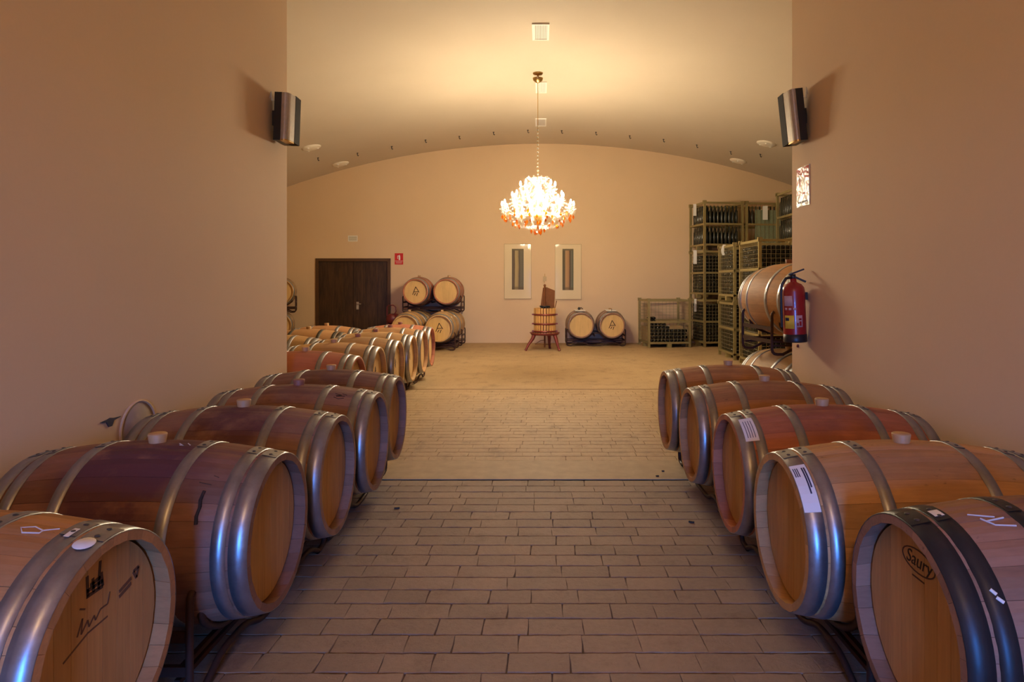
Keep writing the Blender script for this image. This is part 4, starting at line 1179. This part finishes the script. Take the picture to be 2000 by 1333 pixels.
for n, r, z, ph in rings:
    for i in range(n):
        a_ = ph + 2*PI*i/n; c_, s_ = math.cos(a_), math.sin(a_)
        link('bulb', BULBM, t, (r*c_, r*s_, z - .03)); link('candle_cup', CANDLE, t, (r*c_, r*s_, z - .03))
        if r != .36:
            m = MB(); hz_ = z - .11
            m.tube([(.03*c_, .03*s_, hz_ + .06), (r*.35*c_, r*.35*s_, hz_ - .06), (r*.75*c_, r*.75*s_, hz_ - .07), (r*c_, r*s_, hz_ + .02)], .008, 6); m.build('arm', 'crystal', t)
        # strings from ring to the stem top and crystals hung below the cup
        for k in range(2): pend.octa((r*c_ + random.uniform(-.03,.03), r*s_ + random.uniform(-.03,.03), z - .12 - .03*k), .013, .022)
        if r > .55:
            crystal_string((.10*c_, .10*s_, ztop - .02), (r*.93*c_, r*.93*s_, z - .04), .10, 16)
            crystal_string((r*c_, r*s_, z - .11), (.10*c_, .10*s_, cz(443)), .12, 14, .014, .02)
            a2 = a_ + 2*PI/n
            crystal_string((r*c_, r*s_, z - .11), (r*math.cos(a2), r*math.sin(a2), z - .11), .05, 6)
        elif r != .36:
            a2 = a_ + 2*PI/n
            crystal_string((r*c_, r*s_, z - .10), (r*math.cos(a2), r*math.sin(a2), z - .10), .06, 7)
            crystal_string((.05*c_, .05*s_, ztop - .02), (r*c_, r*s_, z - .06), .03, 9)
for i in range(10):       # glass leaves round the crown
    a_ = 2*PI*i/10; c_, s_ = math.cos(a_), math.sin(a_)
    m = MB(); m.tube([(.04*c_, .04*s_, ztop - .14), (.12*c_, .12*s_, ztop - .06), (.19*c_, .19*s_, ztop - .01), (.23*c_, .23*s_, ztop - .05)], [.008, .014, .016, .006], 6); m.build('glass_leaf', 'crystal', t)
o = pend.build('crystal_strings', 'crystal', t); o['kind'] = 'stuff'; o['label'] = 'clear cut crystals strung over the chandelier'
for n, r, v, ph in ((14, .595, 425, .0), (14, .56, 430, .2), (12, .42, 439, .1), (10, .33, 441, .3), (6, .11, 451, 0), (4, .05, 455, .4)):
    for i in range(n):
        a_ = ph + 2*PI*i/n
        link('amber_drop', AMB, t, (r*math.cos(a_), r*math.sin(a_), cz(v + random.uniform(-1.5, 1.5))), (0, 0, random.random()*3))
for i in range(12):       # amber drops between the clear ones
    a_ = .2 + 2*PI*i/12; link('amber_drop', AMB, t, (.50*math.cos(a_), .50*math.sin(a_), cz(418)), (0, 0, i))

# ------------------------------------------------------------------ guessed pendant, unseen behind the camera, added to warm the passage walls
LAMP = 58.0
mt_, nt, bs = new_mat('added_globe_glow')
bs.inputs['Emission Color'].default_value = (1.0, 0.58, 0.23, 1); bs.inputs['Emission Strength'].default_value = LAMP
t = thing('added_pendant', 'unseen opal globe pendant lamp added to warm the passage walls', 'lamp', (-.05, -1.6, 3.7))
m = MB(); m.ball((0, 0, 0), .22, 24, 12); m.build('globe', mt_, t)
m = MB(); m.tube([(0, 0, .22), (0, 0, CROWN - 3.7)], .012, 8); m.lathe([(0, CROWN - 3.70), (.07, CROWN - 3.70), (.06, CROWN - 3.74), (0, CROWN - 3.75)], 16); m.build('stem', 'brass', t)

# ------------------------------------------------------------------ bits on the floor
for u, v, l in ((775, 995, .035), (1350, 1021, .03), (1284, 932, .02), (1295, 922, .02)):
    p = on_floor(u, v); m = MB(); a_ = random.uniform(-.5, .5)
    m.bar(p + Vector((-l/2, 0, .006)), p + Vector((l/2, l*a_, .006)), .012, .008)
    tag(m.build('debris_scrap', 'burn'), 'small dark scrap lying on the pavers', 'scrap', 'dark scraps on the floor')
